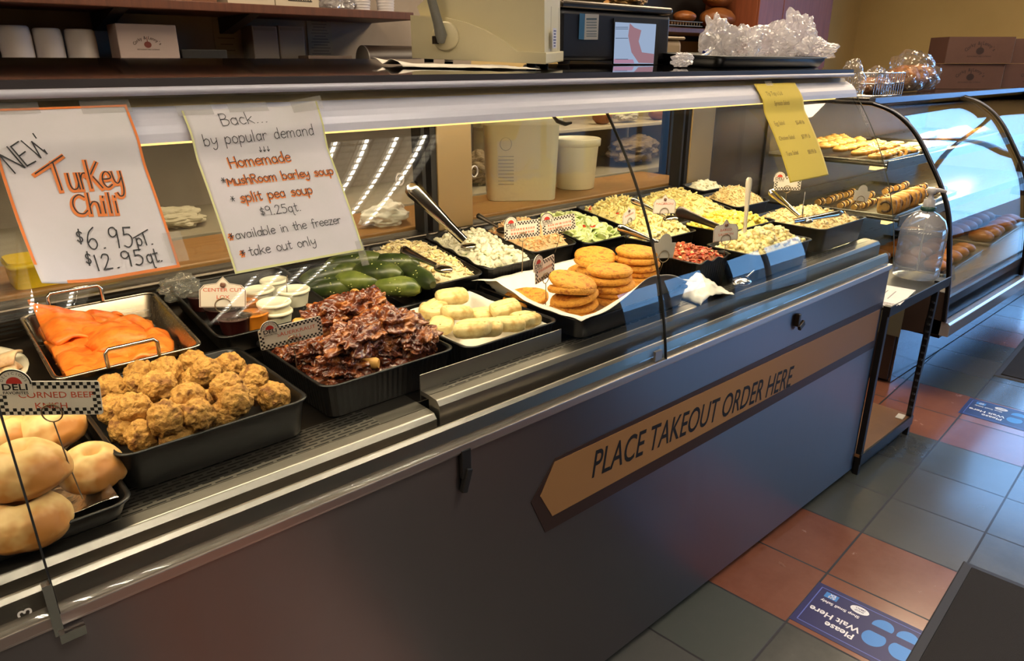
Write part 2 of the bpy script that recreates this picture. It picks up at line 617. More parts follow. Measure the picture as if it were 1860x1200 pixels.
# ------------------------------------------------------------------ the room
def floor_mat():
    t = NT('quarry_tile')
    tc = t.n('ShaderNodeTexCoord')
    mp = t.n('ShaderNodeMapping')
    mp.vector_type = 'TEXTURE'
    mp.inputs['Location'].default_value = (2.334, .767, 0)
    mp.inputs['Rotation'].default_value = (0, 0, math.radians(4.1))
    mp.inputs['Scale'].default_value = (.3025, .3135, 1)
    t.l(tc.outputs['Object'], mp.inputs[0])
    sp = t.n('ShaderNodeSeparateXYZ')
    t.l(mp.outputs[0], sp.inputs[0])
    X, Y = sp.outputs[0], sp.outputs[1]
    fx, fy = t.math('FLOOR', X), t.math('FLOOR', Y)
    rx, ry = t.math('SUBTRACT', X, fx), t.math('SUBTRACT', Y, fy)
    ex = t.math('MINIMUM', rx, t.math('SUBTRACT', 1.0, rx))
    ey = t.math('MINIMUM', ry, t.math('SUBTRACT', 1.0, ry))
    grout = t.math('LESS_THAN', t.math('MINIMUM', ex, ey), .011)
    band = t.math('FLOORED_MODULO', t.math('ADD', fx, 2.0), 5.0)      # two terracotta rows, three grey rows
    terra = t.math('LESS_THAN', band, 1.5)
    cb = t.n('ShaderNodeCombineXYZ')
    t.l(fx, cb.inputs[0])
    t.l(fy, cb.inputs[1])
    wn_ = t.n('ShaderNodeTexWhiteNoise', noise_dimensions='2D')
    t.l(cb.outputs[0], wn_.inputs['Vector'])
    v = t.coords((1, 1, 1))
    nz = t.noise(v, 9, 5, .65)
    tv = t.math('ADD', t.math('MULTIPLY', wn_.outputs[0], .5), t.math('MULTIPLY', nz, .5))
    c1 = t.ramp(tv, [(.25, (.42, .25, .19)), (.75, (.51, .33, .26))])
    c2 = t.ramp(tv, [(.25, (.25, .26, .25)), (.5, (.305, .305, .295)), (.75, (.28, .295, .28))])
    col = t.mix(terra, c2, c1)
    col = t.mix(grout, col, lin((.10, .09, .09)))
    rough = t.math('ADD', t.math('MULTIPLY', nz, .14), .18)
    rough = t.math('ADD', rough, t.math('MULTIPLY', grout, .4))
    b = t.bsdf(col, rough, 0.0, Coat_Weight=.35, Coat_Roughness=.12)
    h = t.math('SUBTRACT', t.math('MULTIPLY', nz, .25), t.math('MULTIPLY', grout, 1.0))
    t.l(t.bump(h, .35, .002), b.inputs['Normal'])
    return t.done(b)


M_floor = floor_mat()
M_wallyel = pm('ochre_wall', (.78, .68, .46), .8, c2=(.76, .66, .44), scale=3)
M_wallgrey = pm('grey_wall', (.50, .46, .41), .8, c2=(.46, .42, .37), scale=4)
M_walldark = pm('dark_panelling', (.24, .20, .17), .6, c2=(.20, .165, .14), scale=4, stretch=(8, 8, 1))
M_ceiling = pm('ceiling_tile', (.80, .77, .71), .9, c2=(.77, .74, .68), scale=40)
M_frame = pm('window_frame', (.30, .20, .13), .5)

struct('floor', MB().box(RX0, RX1 + .1, RY0 - .1, RY1 + .1, -.1, 0), M_floor)
struct('ceiling', MB().box(RX0 - .1, RX1 + .1, RY0 - .1, RY1 + .1, RH, RH + .1), M_ceiling)
struct('wall_back', MB().box(RX0, RX1, RY1, RY1 + .1, 0, RH), M_wallyel)
struct('wall_left', MB().box(RX0 - .1, RX0, RY0, RY1, 0, RH), M_walldark)


def holed(name, along, pos0, pos1, a0, a1, holes, m):
    mb = MB()

    def bx(p, q, r, t):
        if q - p > 1e-4 and t - r > 1e-4:
            mb.box(*((pos0, pos1, p, q) if along == 'y' else (p, q, pos0, pos1)), r, t)
    c = a0
    for h0, h1, z0, z1 in sorted(holes):
        bx(c, h0, 0, RH)
        bx(h0, h1, 0, z0)
        bx(h0, h1, z1, RH)
        c = h1
    bx(c, a1, 0, RH)
    struct(name, mb, m)


holed('wall_right', 'y', RX1, RX1 + .1, RY0 - .1, RY1 + .1, [WIN_A, WIN_B], M_wallyel)
holed('wall_front', 'x', RY0 - .1, RY0, RX0 - .1, RX1, [WIN_C], M_walldark)
M_pane = glass_mat('window_glass', (.97, .98, .98), 1.5)


def window(name, along, a0, a1, z0, z1, pos, nm):
    mb = MB()
    w = .045

    def bar(p0, p1, q0, q1):
        if along == 'y':
            mb.box(pos + .02, pos + .08, p0, p1, q0, q1)
        else:
            mb.box(p0, p1, pos - .08, pos - .02, q0, q1)
    bar(a0, a1, z0, z0 + w)
    bar(a0, a1, z1 - w, z1)
    if z1 - z0 > 1.8:
        bar(a0, a1, z1 - .75, z1 - .75 + w * .8)
    for k in range(nm + 1):
        c = a0 + (a1 - a0) * k / nm
        c = min(max(c, a0 + w / 2), a1 - w / 2)
        bar(c - w / 2, c + w / 2, z0, z1)
    o = struct(name, mb, M_frame)
    g = MB()
    if along == 'y':
        g.box(pos + .045, pos + .051, a0, a1, z0, z1)
    else:
        g.box(a0, a1, pos - .051, pos - .045, z0, z1)
    g.build('glass_pane', M_pane, o)


window('window_1', 'y', *WIN_A, RX1, 2)
window('window_2', 'y', *WIN_B, RX1, 2)
window('window_3', 'x', *WIN_C, RY0, 2)
M_street = pm('asphalt', (.36, .36, .37), .9)
s = MB().box(-12, 40, -40, RY0 - .12, -.25, -.12).box(RX1 + .12, 40, RY0 - .12, 20, -.25, -.12).build('street_ground', M_street)
s['kind'] = 'structure'
M_bark = pm('tree_bark', (.22, .16, .12), .9)


def bare_tree(x, y, h, seed, label):
    rnd = random.Random(seed)
    t = thing('bare_tree', label, 'tree', (x, y, -.12), 'bare street trees beyond the windows')
    mb = MB()

    def limb(p, d, L, r, k):
        q = p + d * L
        mb.tube([p, p + d * L * .5 + Vector((rnd.uniform(-.05, .05), rnd.uniform(-.05, .05), 0)) * L, q], [r, r * .85, r * .65], 6)
        if k == 0:
            return
        for _ in range(3):
            e = (d + Vector((rnd.uniform(-.8, .8), rnd.uniform(-.8, .8), rnd.uniform(-.1, .6)))).normalized()
            limb(p + d * L * rnd.uniform(.6, 1), e, L * rnd.uniform(.55, .8), r * .5, k - 1)
    limb(Vector((x, y, -.12)), Vector((0, 0, 1)), h * .4, .11, 4)
    mb.build('branches', M_bark, t)


bare_tree(10.5, -1.4, 6, 3, 'bare tree outside the far window, the one nearest the case')
bare_tree(12.0, -4.2, 7, 5, 'bare tree standing at the street corner outside')
bare_tree(5.4, -7.0, 6.5, 8, 'bare tree outside the street window')

# ceiling fixtures with egg-crate louvres
M_fixwhite = pm('fixture_white', (.85, .84, .82), .5)
M_tube = emit_mat('fluorescent_tube', (1.0, .93, .82), 9.0)
M_louvre = pm('louvre_metal', (.80, .80, .80), .25, .9)
for i, (fx, fy, fw, fl, e) in enumerate(FIXTURES):
    lab = ['ceiling fixture over the customer side of the deli case', 'ceiling fixture nearest the viewer, left end', 'ceiling fixture farthest toward the street wall',
           'ceiling fixture over the middle of the deli case', 'ceiling fixture above the staff aisle, left', 'ceiling fixture above the staff aisle, right', 'ceiling fixture nearest the far window', 'ceiling fixture at the left end of the room, added to light the slicer'][i]
    t = thing('ceiling_light', 'fluorescent louvred ' + lab, 'ceiling light', (fx, fy, RH - .11), 'louvred ceiling fixtures')
    hw, hl = fw / 2, fl / 2
    MB().box(fx - hw, fx + hw, fy - hl, fy + hl, RH - .02, RH).box(fx - hw, fx - hw + .02, fy - hl, fy + hl, RH - .11, RH).box(fx + hw - .02, fx + hw, fy - hl, fy + hl, RH - .11, RH).box(fx - hw, fx + hw, fy - hl, fy - hl + .02, RH - .11, RH).box(fx - hw, fx + hw, fy + hl - .02, fy + hl, RH - .11, RH).build('frame', M_fixwhite, t)
    if i > 2:       # the rest have a bowed white lens that also lights the ceiling and walls
        rings = [[(fx - hw * k, y, RH - .021 - d) for k, d in ((.98, 0), (.98, .05), (.8, .09), (0, .105), (-.8, .09), (-.98, .05), (-.98, 0))] for y in (fy - hl + .021, fy + hl - .021)]
        for o in [c for c in bpy.data.objects if c.parent == t and c.name.startswith('frame')]:
            bpy.data.objects.remove(o)
        MB().box(fx - hw, fx + hw, fy - hl, fy + hl, RH - .02, RH).box(fx - hw, fx + hw, fy - hl, fy - hl + .02, RH - .10, RH).box(fx - hw, fx + hw, fy + hl - .02, fy + hl, RH - .10, RH).build('frame', M_fixwhite, t)
        MB().loft(rings, True, True, True, 0, True).build('lens', emit_mat('lens_glow', (1.0, .90, .76), 16.0), t)
        continue
    for k in range(4):
        x = fx - hw + fw * (k + .5) / 4
        MB().tube([(x, fy - hl + .04, RH - .05), (x, fy + hl - .04, RH - .05)], .014, 8).build('tube', M_tube, t)
    mb = MB()
    for k in range(1, 8):
        x = fx - hw + fw * k / 8
        mb.box(x - .003, x + .003, fy - hl + .02, fy + hl - .02, RH - .11, RH - .075)
    for k in range(1, 18):
        y = fy - hl + fl * k / 18
        mb.box(fx - hw + .02, fx + hw - .02, y - .002, y + .002, RH - .108, RH - .078)
    mb.build('louvre', M_louvre, t)

# ------------------------------------------------------------------ the deli case
CX0, CX1 = -.62, 2.68
PY = .963


def GY(z):
    return ((.221 * z - .203) * z - .039) * z + .997


_gz = [.868 + i * (1.52 - .868) / 400 for i in range(401)]
_gs = [0.0]
for _i in range(400):
    _gs.append(_gs[-1] + math.hypot(_gz[_i + 1] - _gz[_i], GY(_gz[_i + 1]) - GY(_gz[_i])))


def gs(s, d=0.0):
    """point of the front glass at run s up the pane, d metres in front of it -> (y, z)"""
    s = min(max(s, 0.0), _gs[-1] - 1e-6)
    k = 0
    lo, hi = 0, 400
    while hi - lo > 1:
        m = (lo + hi) // 2
        if _gs[m] <= s:
            lo = m
        else:
            hi = m
    f = (s - _gs[lo]) / (_gs[hi] - _gs[lo])
    z = _gz[lo] + f * (_gz[hi] - _gz[lo])
    dy = (GY(z + .002) - GY(z - .002)) / .004
    L = math.hypot(1, dy)
    return GY(z) - d / L, z + d * dy / L


def ZTOP(y):
    return 1.529 + (y - 1.2) * .050


def sweep(prof, x0, x1):
    """closed (y, z) outline run along the counter"""
    return MB().loft([[(x0, y, z) for y, z in prof], [(x1, y, z) for y, z in prof]], True, True, True, 0, False)


case = thing('deli_case', 'long stainless glass-fronted deli display case full of food trays', 'display case', (1.03, 1.4, 0))
MB().box(CX0, CX1, PY, PY + .02, .03, .857).build('front_panel', M_panel, case)
MB().box(CX0, CX1, PY - .008, PY + .02, .857, .874).box(CX0, CX1, PY - .004, PY + .02, .852, .857).build('front_trim', M_trim, case, .002)
MB().box(CX0, CX1 - .002, PY + .02, 1.80, .06, .90).build('cabinet_body', M_darksteel, case)
for fx in (-.4, 1.0, 2.58):
    for fy in (1.03, 1.7):
        MB().lathe([(.028, 0), (.032, .012), (.018, .02), (.018, .06)], (fx, fy, 0), 12).build('foot', M_blackmatt, case)
# inner front channel and the two slotted air ledges
sweep([(.968, .872), (.968, .884), (.974, .906), (.982, .914), (.988, .910), (.992, .896), (1.006, .896), (1.03, .86), (.975, .86)], CX0 + .002, CX1 - .012).build('front_channel', M_steel, case, .003)


def grille_mat():
    t = NT('slotted_steel')
    v = t.coords((1, 1, 1))
    b = t.n('ShaderNodeTexBrick')
    b.offset = .5
    t.l(v, b.inputs['Vector'])
    b.inputs['Color1'].default_value = lin((.05, .045, .04))
    b.inputs['Color2'].default_value = lin((.04, .035, .03))
    b.inputs['Mortar'].default_value = lin((.66, .64, .60))
    b.inputs['Scale'].default_value = 1.0
    b.inputs['Mortar Size'].default_value = .0032
    b.inputs['Mortar Smooth'].default_value = .1
    b.inputs['Brick Width'].default_value = .034
    b.inputs['Row Height'].default_value = .0095
    s = t.bsdf(b.outputs['Color'], .35, b.outputs['Fac'])
    return t.done(s)


M_grille = grille_mat()


def ledge(x0, x1, dz, flange):
    led = sweep([(1.006, .895), (1.006, .922 + dz), (1.014, .932 + dz), (1.04, .934 + dz), (1.04, .90)], x0, x1).build('air_ledge', M_steel, case, .002)
    MB().box(x0 + .05, x1 - .1, 1.04, flange, .925 + dz, .934 + dz).build('slotted_grille', M_grille, led)
    for a, b in ((x0, x0 + .05), (x1 - .1, x1)):
        MB().box(a, b, 1.04, flange, .925 + dz, .934 + dz).build('end_plate', M_steel, led)
    return led


ledge(CX0 + .004, .705, -.006, 1.115)
led2 = ledge(.712, CX1 - .012, .018, 1.066)
sweep([(1.066, .93), (1.066, .985), (1.069, .985), (1.069, .93)], .712, 1.10).build('upstand', M_steel, led2, .001)
sweep([(1.07, .90), (1.07, .9265), (1.408, .9265), (1.412, .9645), (1.73, 1.015), (1.735, .90)], CX0 + .004, CX1 - .012).build('display_deck', M_darksteel, case)
MB().box(CX0 + .004, CX1 - .012, 1.735, 1.80, .90, 1.075).build('rear_sill', M_darksteel, case, .004)
mb = MB()
for k in range(5):
    mb.box(CX0 + .02, CX1 - .04, 1.731, 1.735, 1.024 + k * .009, 1.028 + k * .009)
mb.build('rear_vent', M_blackmatt, case)
# glass front in three bent panes, with dark seams
SEAMS = [CX0 + .004, .058, 1.356, CX1 - .008]
NZ = 28
for i in range(3):
    xa, xb = SEAMS[i] + .0015, SEAMS[i + 1] - .0015
    r0, r1 = [], []
    for k in range(NZ + 1):
        s_ = .006 + (.634 - .006) * k / NZ
        r0.append(gs(s_, 0))
    for k in range(NZ, -1, -1):
        s_ = .006 + (.634 - .006) * k / NZ
        r0.append(gs(s_, -.006))
    mb = MB().loft([[(xa, y, z) for y, z in r0], [(xb, y, z) for y, z in r0]], True, False, False, 0, True)
    n = len(r0)
    for xx in (xa, xb):
        vs = [(xx, y, z) for y, z in r0]
        mb.add(vs, [(k, k + 1, n - 2 - k, n - 1 - k) for k in range(NZ)], 0, False)
    mb.build('glass_pane', M_glass, case)
for xs in SEAMS[1:3]:
    MB().loft([[(xs - .0012, *gs(.006 + .628 * k / 20, d)) for d in (.0004, -.0064)] + [(xs + .0012, *gs(.006 + .628 * k / 20, d)) for d in (-.0064, .0004)] for k in range(21)], True, True, True, 0, False).build('seam_seal', M_rubber, case)
ep = [gs(.634 * k / 16, -.008) for k in range(17)]
out = [(y, z) for y, z in ep] + [(1.735, 1.46), (1.735, .90)]
MB().prism(out, lambda y, z: (CX1 - .008, y, z), lambda y, z: (CX1, y, z)).build('end_glass', M_glass, case)
MB().tube([(CX1 - .004, *gs(.634 * k / 16, .002)) for k in range(17)], .0016, 6).build('end_glass_edge', pm('glass_edge', (.32, .34, .30), .2), case)
MB().box(CX0 - .01, CX0 + .002, .97, 1.8, .87, 1.45).build('end_panel', M_steel, case)
# canopy: bent aluminium rail, bead, tilted polished top
rp = [gs(.615 + .012 * k, .004 + .011 * math.sin(math.pi * min(1, (k + .6) / 6))) for k in range(6)]
ry, rz = rp[-1]
sweep(rp + [(ry + .012, rz + .006), (ry + .05, rz + .004), (1.215, 1.445), (rp[0][0] + .012, rp[0][1])], CX0, CX1 - .02).build('top_rail', M_alu, case)
MB().tube([(CX0, 1.196, 1.5105), (CX1 - .02, 1.196, 1.5105)], .0065, 10).build('top_bead', M_alu, case)
M_top = pm('polished_top', (.12, .105, .10), .07, .0, c2=(.09, .08, .075), scale=60, Specular_IOR_Level=1.0, Coat_Weight=1.0, Coat_Roughness=.04, Coat_IOR=1.9)
sweep([(1.198, 1.517), (1.198, 1.529), (1.82, ZTOP(1.82)), (1.82, ZTOP(1.82) - .02)], CX0, CX1 - .02).build('top_slab', M_top, case)
MB().box(CX0, CX1 - .02, 1.1945, 1.198, 1.517, 1.5285).build('edge_band', pm('edge_steel', (.30, .28, .28), .5, .6), case)
M_reflector = pm('lamp_reflector', (.90, .80, .55), .35)
hs = sweep([(1.185, 1.438), (1.19, 1.452), (1.22, 1.50), (1.40, 1.505), (1.40, 1.498), (1.23, 1.488), (1.205, 1.45), (1.20, 1.436)], CX0 + .01, CX1 - .03).build('lamp_housing', M_reflector, case)
MB().tube([(CX0 + .05, 1.232, 1.44), (CX1 - .06, 1.232, 1.44)], .011, 10).build('lamp_tube', emit_mat('warm_tube', (1.0, .82, .48), 2.0), hs)
# rear frame: posts, header, sliding doors with finger holes
MB().box(CX0, CX1 - .02, 1.735, 1.80, 1.425, 1.50).build('rear_header', M_steel, case, .003)
for xa, xb in ((-.42, -.24), (1.205, 1.385), (2.455, 2.664)):
    p = MB().box(xa + .05, xb, 1.735, 1.80, 1.075, 1.425).build('rear_post', pm('post_steel', (.66, .56, .40), .38, .55), case, .004)  # tan tone paints in the warm reflection on the steel
    MB().box(xa, xa + .012, 1.742, 1.79, 1.075, 1.425).box(xa + .03, xa + .05, 1.74, 1.79, 1.075, 1.425).build('door_track', M_blackmatt, p)
    MB().lathe([(.006, 0), (.006, .004), (.003, .006)], (0, 0, 0), 10).build('screw', M_chrome, p).location = (0, 0, 0)
for xa, xb, px_, pz_ in ((-.2, 1.2, 1.15, 1.235), (1.39, 2.45, 1.425, 1.232)):
    d = MB().box(xa, xb, 1.775, 1.780, 1.08, 1.425).build('sliding_door', M_glass, case)
    MB().tube([(px_ + .013 * math.cos(a), 1.777, pz_ + .017 * math.sin(a)) for a in (2 * math.pi * k / 20 for k in range(20))], .003, 6, loop=True).build('finger_pull', M_trim, d)
    MB().box(xa, xb, 1.77, 1.785, 1.07, 1.08).build('door_rail', M_steel, d)
for o in list(case.children):
    for c in list(o.children):
        if c.name.startswith('screw'):
            bpy.data.objects.remove(c)
# small fittings on the trim
MB().box(.047, .058, PY - .012, PY, .845, .925).obox((.066, PY - .012, .842), (.03, .012, .014)).build('seam_clip', M_chrome, case)
MB().box(.722, .745, PY - .010, PY, .80, .862).obox((.732, PY - .008, .795), (.014, .012, .05), (0, .3, 0)).build('trim_bracket', M_blackmatt, case, .002)
MB().box(2.005, 2.018, PY - .014, PY, .80, .84).obox((2.03, PY - .012, .80), (.03, .01, .018), (0, -.5, 0)).build('hinge_latch', M_darksteel, case, .002)
MB().box(1.318, 1.344, PY - .002, PY + .006, .876, .90).build('corner_clip', M_trim, case)

put_text(MB(), '3', .022, lambda a, b: (.031 - b, *gs(.028 + a, .0004)), bold=.01).build('glass_mark', M_white, case)

# arrow sign stuck on the front panel
M_signbrown = pm('sign_dark_brown', (.20, .135, .115), .4)
M_signtan = pm('sign_tan', (.60, .44, .27), .45)
sg = thing('takeout_sign', 'dark brown and tan arrow sign reading PLACE TAKEOUT ORDER HERE on the steel front', 'sign', (1.8, PY, .65))
outer = [aty(*p, PY) for p in [(964, 912), (1008, 832), (1035, 818)]] + [Vector((2.668, 0, .735)), Vector((2.668, 0, .555))] + [aty(990, 966, PY)]
MB().prism([(p.x, p.z) for p in outer], lambda x, z: (x, PY - .0003, z), lambda x, z: (x, PY - .0018, z)).build('sign_backing', M_signbrown, sg)
inner = [aty(*p, PY) for p in [(980, 900), (1006, 838)]] + [Vector((2.652, 0, .708)), Vector((2.652, 0, .588))] + [aty(1002, 936, PY)]
MB().prism([(p.x, p.z) for p in inner], lambda x, z: (x, PY - .0018, z), lambda x, z: (x, PY - .0028, z)).build('sign_face', M_signtan, sg)


def fit_text(s, w, h, **kw):
    vs, fs = text_mb(s, 1.0, **kw)
    xs, ys = [v[0] for v in vs], [v[1] for v in vs]
    return [((x - min(xs)) / (max(xs) - min(xs)) * w, (y - min(ys)) / (max(ys) - min(ys)) * h) for x, y in vs], fs


ta, tb, tc_ = aty(1073, 868, PY), aty(1436, 700, PY), aty(1440, 663, PY)
vs, fs = fit_text('PLACE TAKEOUT ORDER HERE', tb.x - ta.x, tc_.z - tb.z, shear=.22, bold=.008, res=4)
MB().add([(ta.x + x, PY - .0033, ta.z + (tb.z - ta.z) * x / (tb.x - ta.x) + y) for x, y in vs], fs).build('lettering', M_ink, sg)

# ------------------------------------------------------------------ paper notices taped on the glass
def on_glass(d):
    return lambda x, s: (x, *gs(s, d))


def notice(name, label, x0, x1, s0, s1, mat, curl=None, group=None):
    y, z = gs(s1, .006)
    t = thing(name, label, 'notice', (x0, y, z), group)

    def off(u, v):
        q = min(1, max(0, (s0 + (s1 - s0) * v - .575) / .05))
        d = .0065 + .0135 * q * q * (3 - 2 * q)
        if curl:
            d += curl(u, v)
        return d

    def fn(x, s, e=0.0):
        u, v = (x - x0) / (x1 - x0), (s - s0) / (s1 - s0)
        yy, zz = gs(min(s, .718), off(u, v) + e)
        return (x, yy, zz)
    mb = MB().grid(lambda u, v: fn(x0 + (x1 - x0) * u, s0 + (s1 - s0) * v), 24, 64)
    o = mb.build('sheet', mat, t)
    sol = o.modifiers.new('thickness', 'SOLIDIFY')
    sol.thickness = .0004
    return t, fn


def strip(mb, fn, x0, x1, s0, s1, e=.0008, n=10):
    return mb.grid(lambda u, v: fn(x0 + (x1 - x0) * u, s0 + (s1 - s0) * v, e), 24 if x1 - x0 > .1 else 2, 64 if s1 - s0 > .1 else 6)


def tape(t, fn, x0, x1, s0, s1):
    strip(MB(), fn, x0, x1, s0, s1, .0012).build('tape', M_tape, t)


def hl(t, fn, rows, mat_hi, pen, pen_hi, sx=1.0):
    """rows: (text, x, s, size, rot, highlight?, adv)"""
    sx0 = sx
    for s, x, y, size, rot, lit, adv, *own in rows:
        sx = own[0] if own else sx0
        if lit:
            h = MB()
            hand(h, s, x, y, size, pen_hi, lambda a, b: fn(a, b, .0009), 0, rot, adv, -.001, -.0015, sx)
            h.build('highlighter', mat_hi, t)
        ink = MB()
        hand(ink, s, x, y, size, pen, lambda a, b: fn(a, b, .0014), 0, rot, adv, sx=sx)
        ink.build('lettering', M_ink, t)


t1, fn1 = notice('paper_notice', 'white notice with orange border, NEW Turkey Chili in hand lettering', .134, .310, .422, .673, M_paper,
                 lambda u, v: .045 * max(0, 1 - u / .5) ** 2 * max(0, 1 - v / .5) ** 2)
b = MB()
strip(b, fn1, .134, .1375, .45, .672)
strip(b, fn1, .3065, .310, .424, .672)
strip(b, fn1, .134, .310, .6695, .673)
strip(b, fn1, .165, .310, .422, .4265)
b.build('marker_border', M_orange, t1)
hl(t1, fn1, [('NEW', .1490, .584, .0034, .46, False, 1.6), ('TurKey', .1885, .555, .0047, -.05, True, .9, .56), ('Chili', .2005, .5185, .0035, -.10, True, 1.2, .80),
             ('$', .193, .476, .0026, -.1, False, 1), ('6.95', .2035, .467, .0036, -.10, False, 2.0), ('pT.', .264, .462, .0022, -.06, False, .6),
             ('$', .195, .445, .0024, -.1, False, 1), ('12.95', .205, .436, .0027, -.02, False, 1.8, .86), ('qt.', .270, .435, .0025, .0, False, .8)], M_orange, .0017, .0062, .68)
tape(t1, fn1, .150, .200, .664, .682)
tape(t1, fn1, .250, .315, .660, .682)
tape(t1, fn1, .300, .325, .43, .475)
t2, fn2 = notice('paper_notice', 'white hand-lettered notice headed Back by popular demand, second from the left', .383, .604, .398, .660, M_paper,
                 lambda u, v: .012 * max(0, u - .75) * max(0, v - .8) * 20)
b = MB()
strip(b, fn2, .383, .386, .400, .659)
strip(b, fn2, .601, .604, .400, .659)
strip(b, fn2, .383, .604, .398, .4015)
b.build('marker_border', M_yelmark, t2)
hl(t2, fn2, [('Back...', .436, .629, .0025, .03, False, 1.0), ('by popular demand', .4, .600, .00196, .03, False, 1.25), ('^^^', .483, .586, .0012, 0, False, 2.5),
             ('Homemade', .430, .565, .0021, .02, True, .95), ('*', .408, .539, .0015, 0, False, 1), ('MushRoom barley soup', .4165, .5365, .00172, .0, True, .95),
             ('*', .412, .5075, .0015, 0, False, 1), ('split pea soup', .4275, .507, .00185, 0, True, .95), ('$9.25qt.', .45, .480, .0018, 0, False, .9),
             ('*', .391, .4495, .0016, 0, True, 1), ('available in the freezer', .4005, .4495, .00167, 0, False, .85), ('*', .40, .421, .0016, 0, True, 1), ('take out only', .413, .421, .00175, 0, False, 1.0)], M_orange, .0011, .0026)
tape(t2, fn2, .376, .430, .650, .668)
tape(t2, fn2, .455, .520, .652, .669)
tape(t2, fn2, .560, .612, .645, .667)
tape(t2, fn2, .592, .606, .372, .415)
M_yelpaper = pm('yellow_paper', (.86, .76, .26), .7)
t3, fn3 = notice('paper_notice', 'yellow printed price notice near the right end of the glass', 2.018, 2.258, .364, .672, M_yelpaper)
for s_, x, y, size in (('Tip Top s Lid', 2.10, .630, .020), ('Spreads Salads', 2.125, .600, .018), ('Egg Salad', 2.075, .540, .019), ('$5.49 lb', 2.195, .536, .019), ('Chicken Salad', 2.082, .492, .019), ('$7.99 lb', 2.195, .489, .019),
                       ('Tuna Salad', 2.08, .443, .019), ('$8.99 lb', 2.198, .439, .019)):
    b = MB()
    put_text(b, s_, size, lambda a, c, x=x, y=y: fn3(x + a, y + c, .0007), sx=.85)
    b.build('lettering', pm('faded_ink', (.58, .48, .16), .7), t3)
tape(t3, fn3, 2.08, 2.12, .664, .68)

# ------------------------------------------------------------------ trays and food in the case
def rrect(x0, x1, y0, y1, r, n=6, flute=0.0, counts=None):
    pts = []
    for cx, cy, a0 in ((x1 - r, y1 - r, 0), (x0 + r, y1 - r, 90), (x0 + r, y0 + r, 180), (x1 - r, y0 + r, 270)):
        for k in range(n + 1):
            a = math.radians(a0 + 90 * k / n)
            pts.append((cx + r * math.cos(a), cy + r * math.sin(a)))
    if counts:
        q = []
        for i in range(len(pts)):
            a, b = Vector(pts[i]), Vector(pts[(i + 1) % len(pts)])
            m = counts[i]
            for k in range(m):
                q.append(tuple(a + (b - a) * k / m))
        c = Vector(((x0 + x1) / 2, (y0 + y1) / 2))
        pts = [tuple(Vector(p) + (c - Vector(p)).normalized() * (flute if i % 2 else 0)) for i, p in enumerate(q)]
    return pts


def tray(label, x0, x1, y0, y1, zr, h, slope=0.0, mat=None, name='food_tray', r=.028, flute=0.0, wave=0.0, inset=.012, group=None, cat='tray'):
    mat = mat or M_black
    t = thing(name, label, cat, ((x0 + x1) / 2, (y0 + y1) / 2, zr - h + slope * (y1 - y0) / 2), group)
    zf = lambda x, y, d: zr + d + slope * (y - y0) + (wave * math.sin(x * 110) * math.sin(y * 90 + 1) if d > -.02 else 0)
    base = rrect(x0, x1, y0, y1, r, 6)
    counts = [max(1, int((Vector(base[(i + 1) % len(base)]) - Vector(base[i])).length / .006)) for i in range(len(base))] if (flute or wave) else None

    def ring(e, d, fl=0.0):
        return [(x, y, zf(x, y, d)) for x, y in rrect(x0 + e, x1 - e, y0 + e, y1 - e, max(.004, r - e * .3), 6, fl, counts)]
    rings = [ring(inset + .004, -h), ring(inset, -h + .003, flute), ring(.004, -.006, flute), ring(.004, -.003), ring(-.001, -.002), ring(-.001, 0), ring(.003, .001), ring(.0065, -.002), ring(inset + .004, -h + .007), ring(inset + .012, -h + .004)]
    MB().loft(rings, True, True, True, 0, not flute).build('tray_body', mat, t)
    MB().loft([ring(-.0012, -.0015), ring(-.0016, .0006), ring(.002, .0016), ring(.0045, .0006)], True, False, False, 0, True).build('rim', mat, t)
    return t


SL = .15      # slope of the rear deck
M_salmon = pm('smoked_salmon', (.93, .45, .13), .36, c2=(.96, .54, .20), scale=26, c3=(.90, .38, .09), stretch=(1, 2.5, 1), bump=.35, bscale=70, Subsurface_Weight=.15, Subsurface_Radius=(.02, .008, .004), Subsurface_Scale=.3)


def mound(x0, x1, y0, y1, zr, slope, hgt, seed, nz=.012, fr=38, p=3.0, inset=.009, low=.012):
    def fn(x, y):
        u, v = (x - x0) / (x1 - x0) * 2 - 1, (y - y0) / (y1 - y0) * 2 - 1
        e = max(0.0, (1 - abs(u) ** p)) * max(0.0, (1 - abs(v) ** p))
        n1 = noise.fractal(Vector((x * fr, y * fr, seed)), 1.0, 2.0, 4)
        n0 = noise.noise(Vector((x * 11, y * 11, seed + 5)))
        return zr - low + slope * (y - y0) + e * hgt * (1 + .35 * n0) + nz * n1 * (.4 + .6 * e)
    return fn


def heap_pt(u, v, x0, x1, y0, y1, fn):
    a, b = u * 2 - 1, v * 2 - 1
    a, b = a * math.sqrt(1 - .22 * b ** 6), b * math.sqrt(1 - .22 * a ** 6)
    x, y = (x0 + x1) / 2 + a * (x1 - x0) / 2, (y0 + y1) / 2 + b * (y1 - y0) / 2
    return (x, y, fn(x, y))


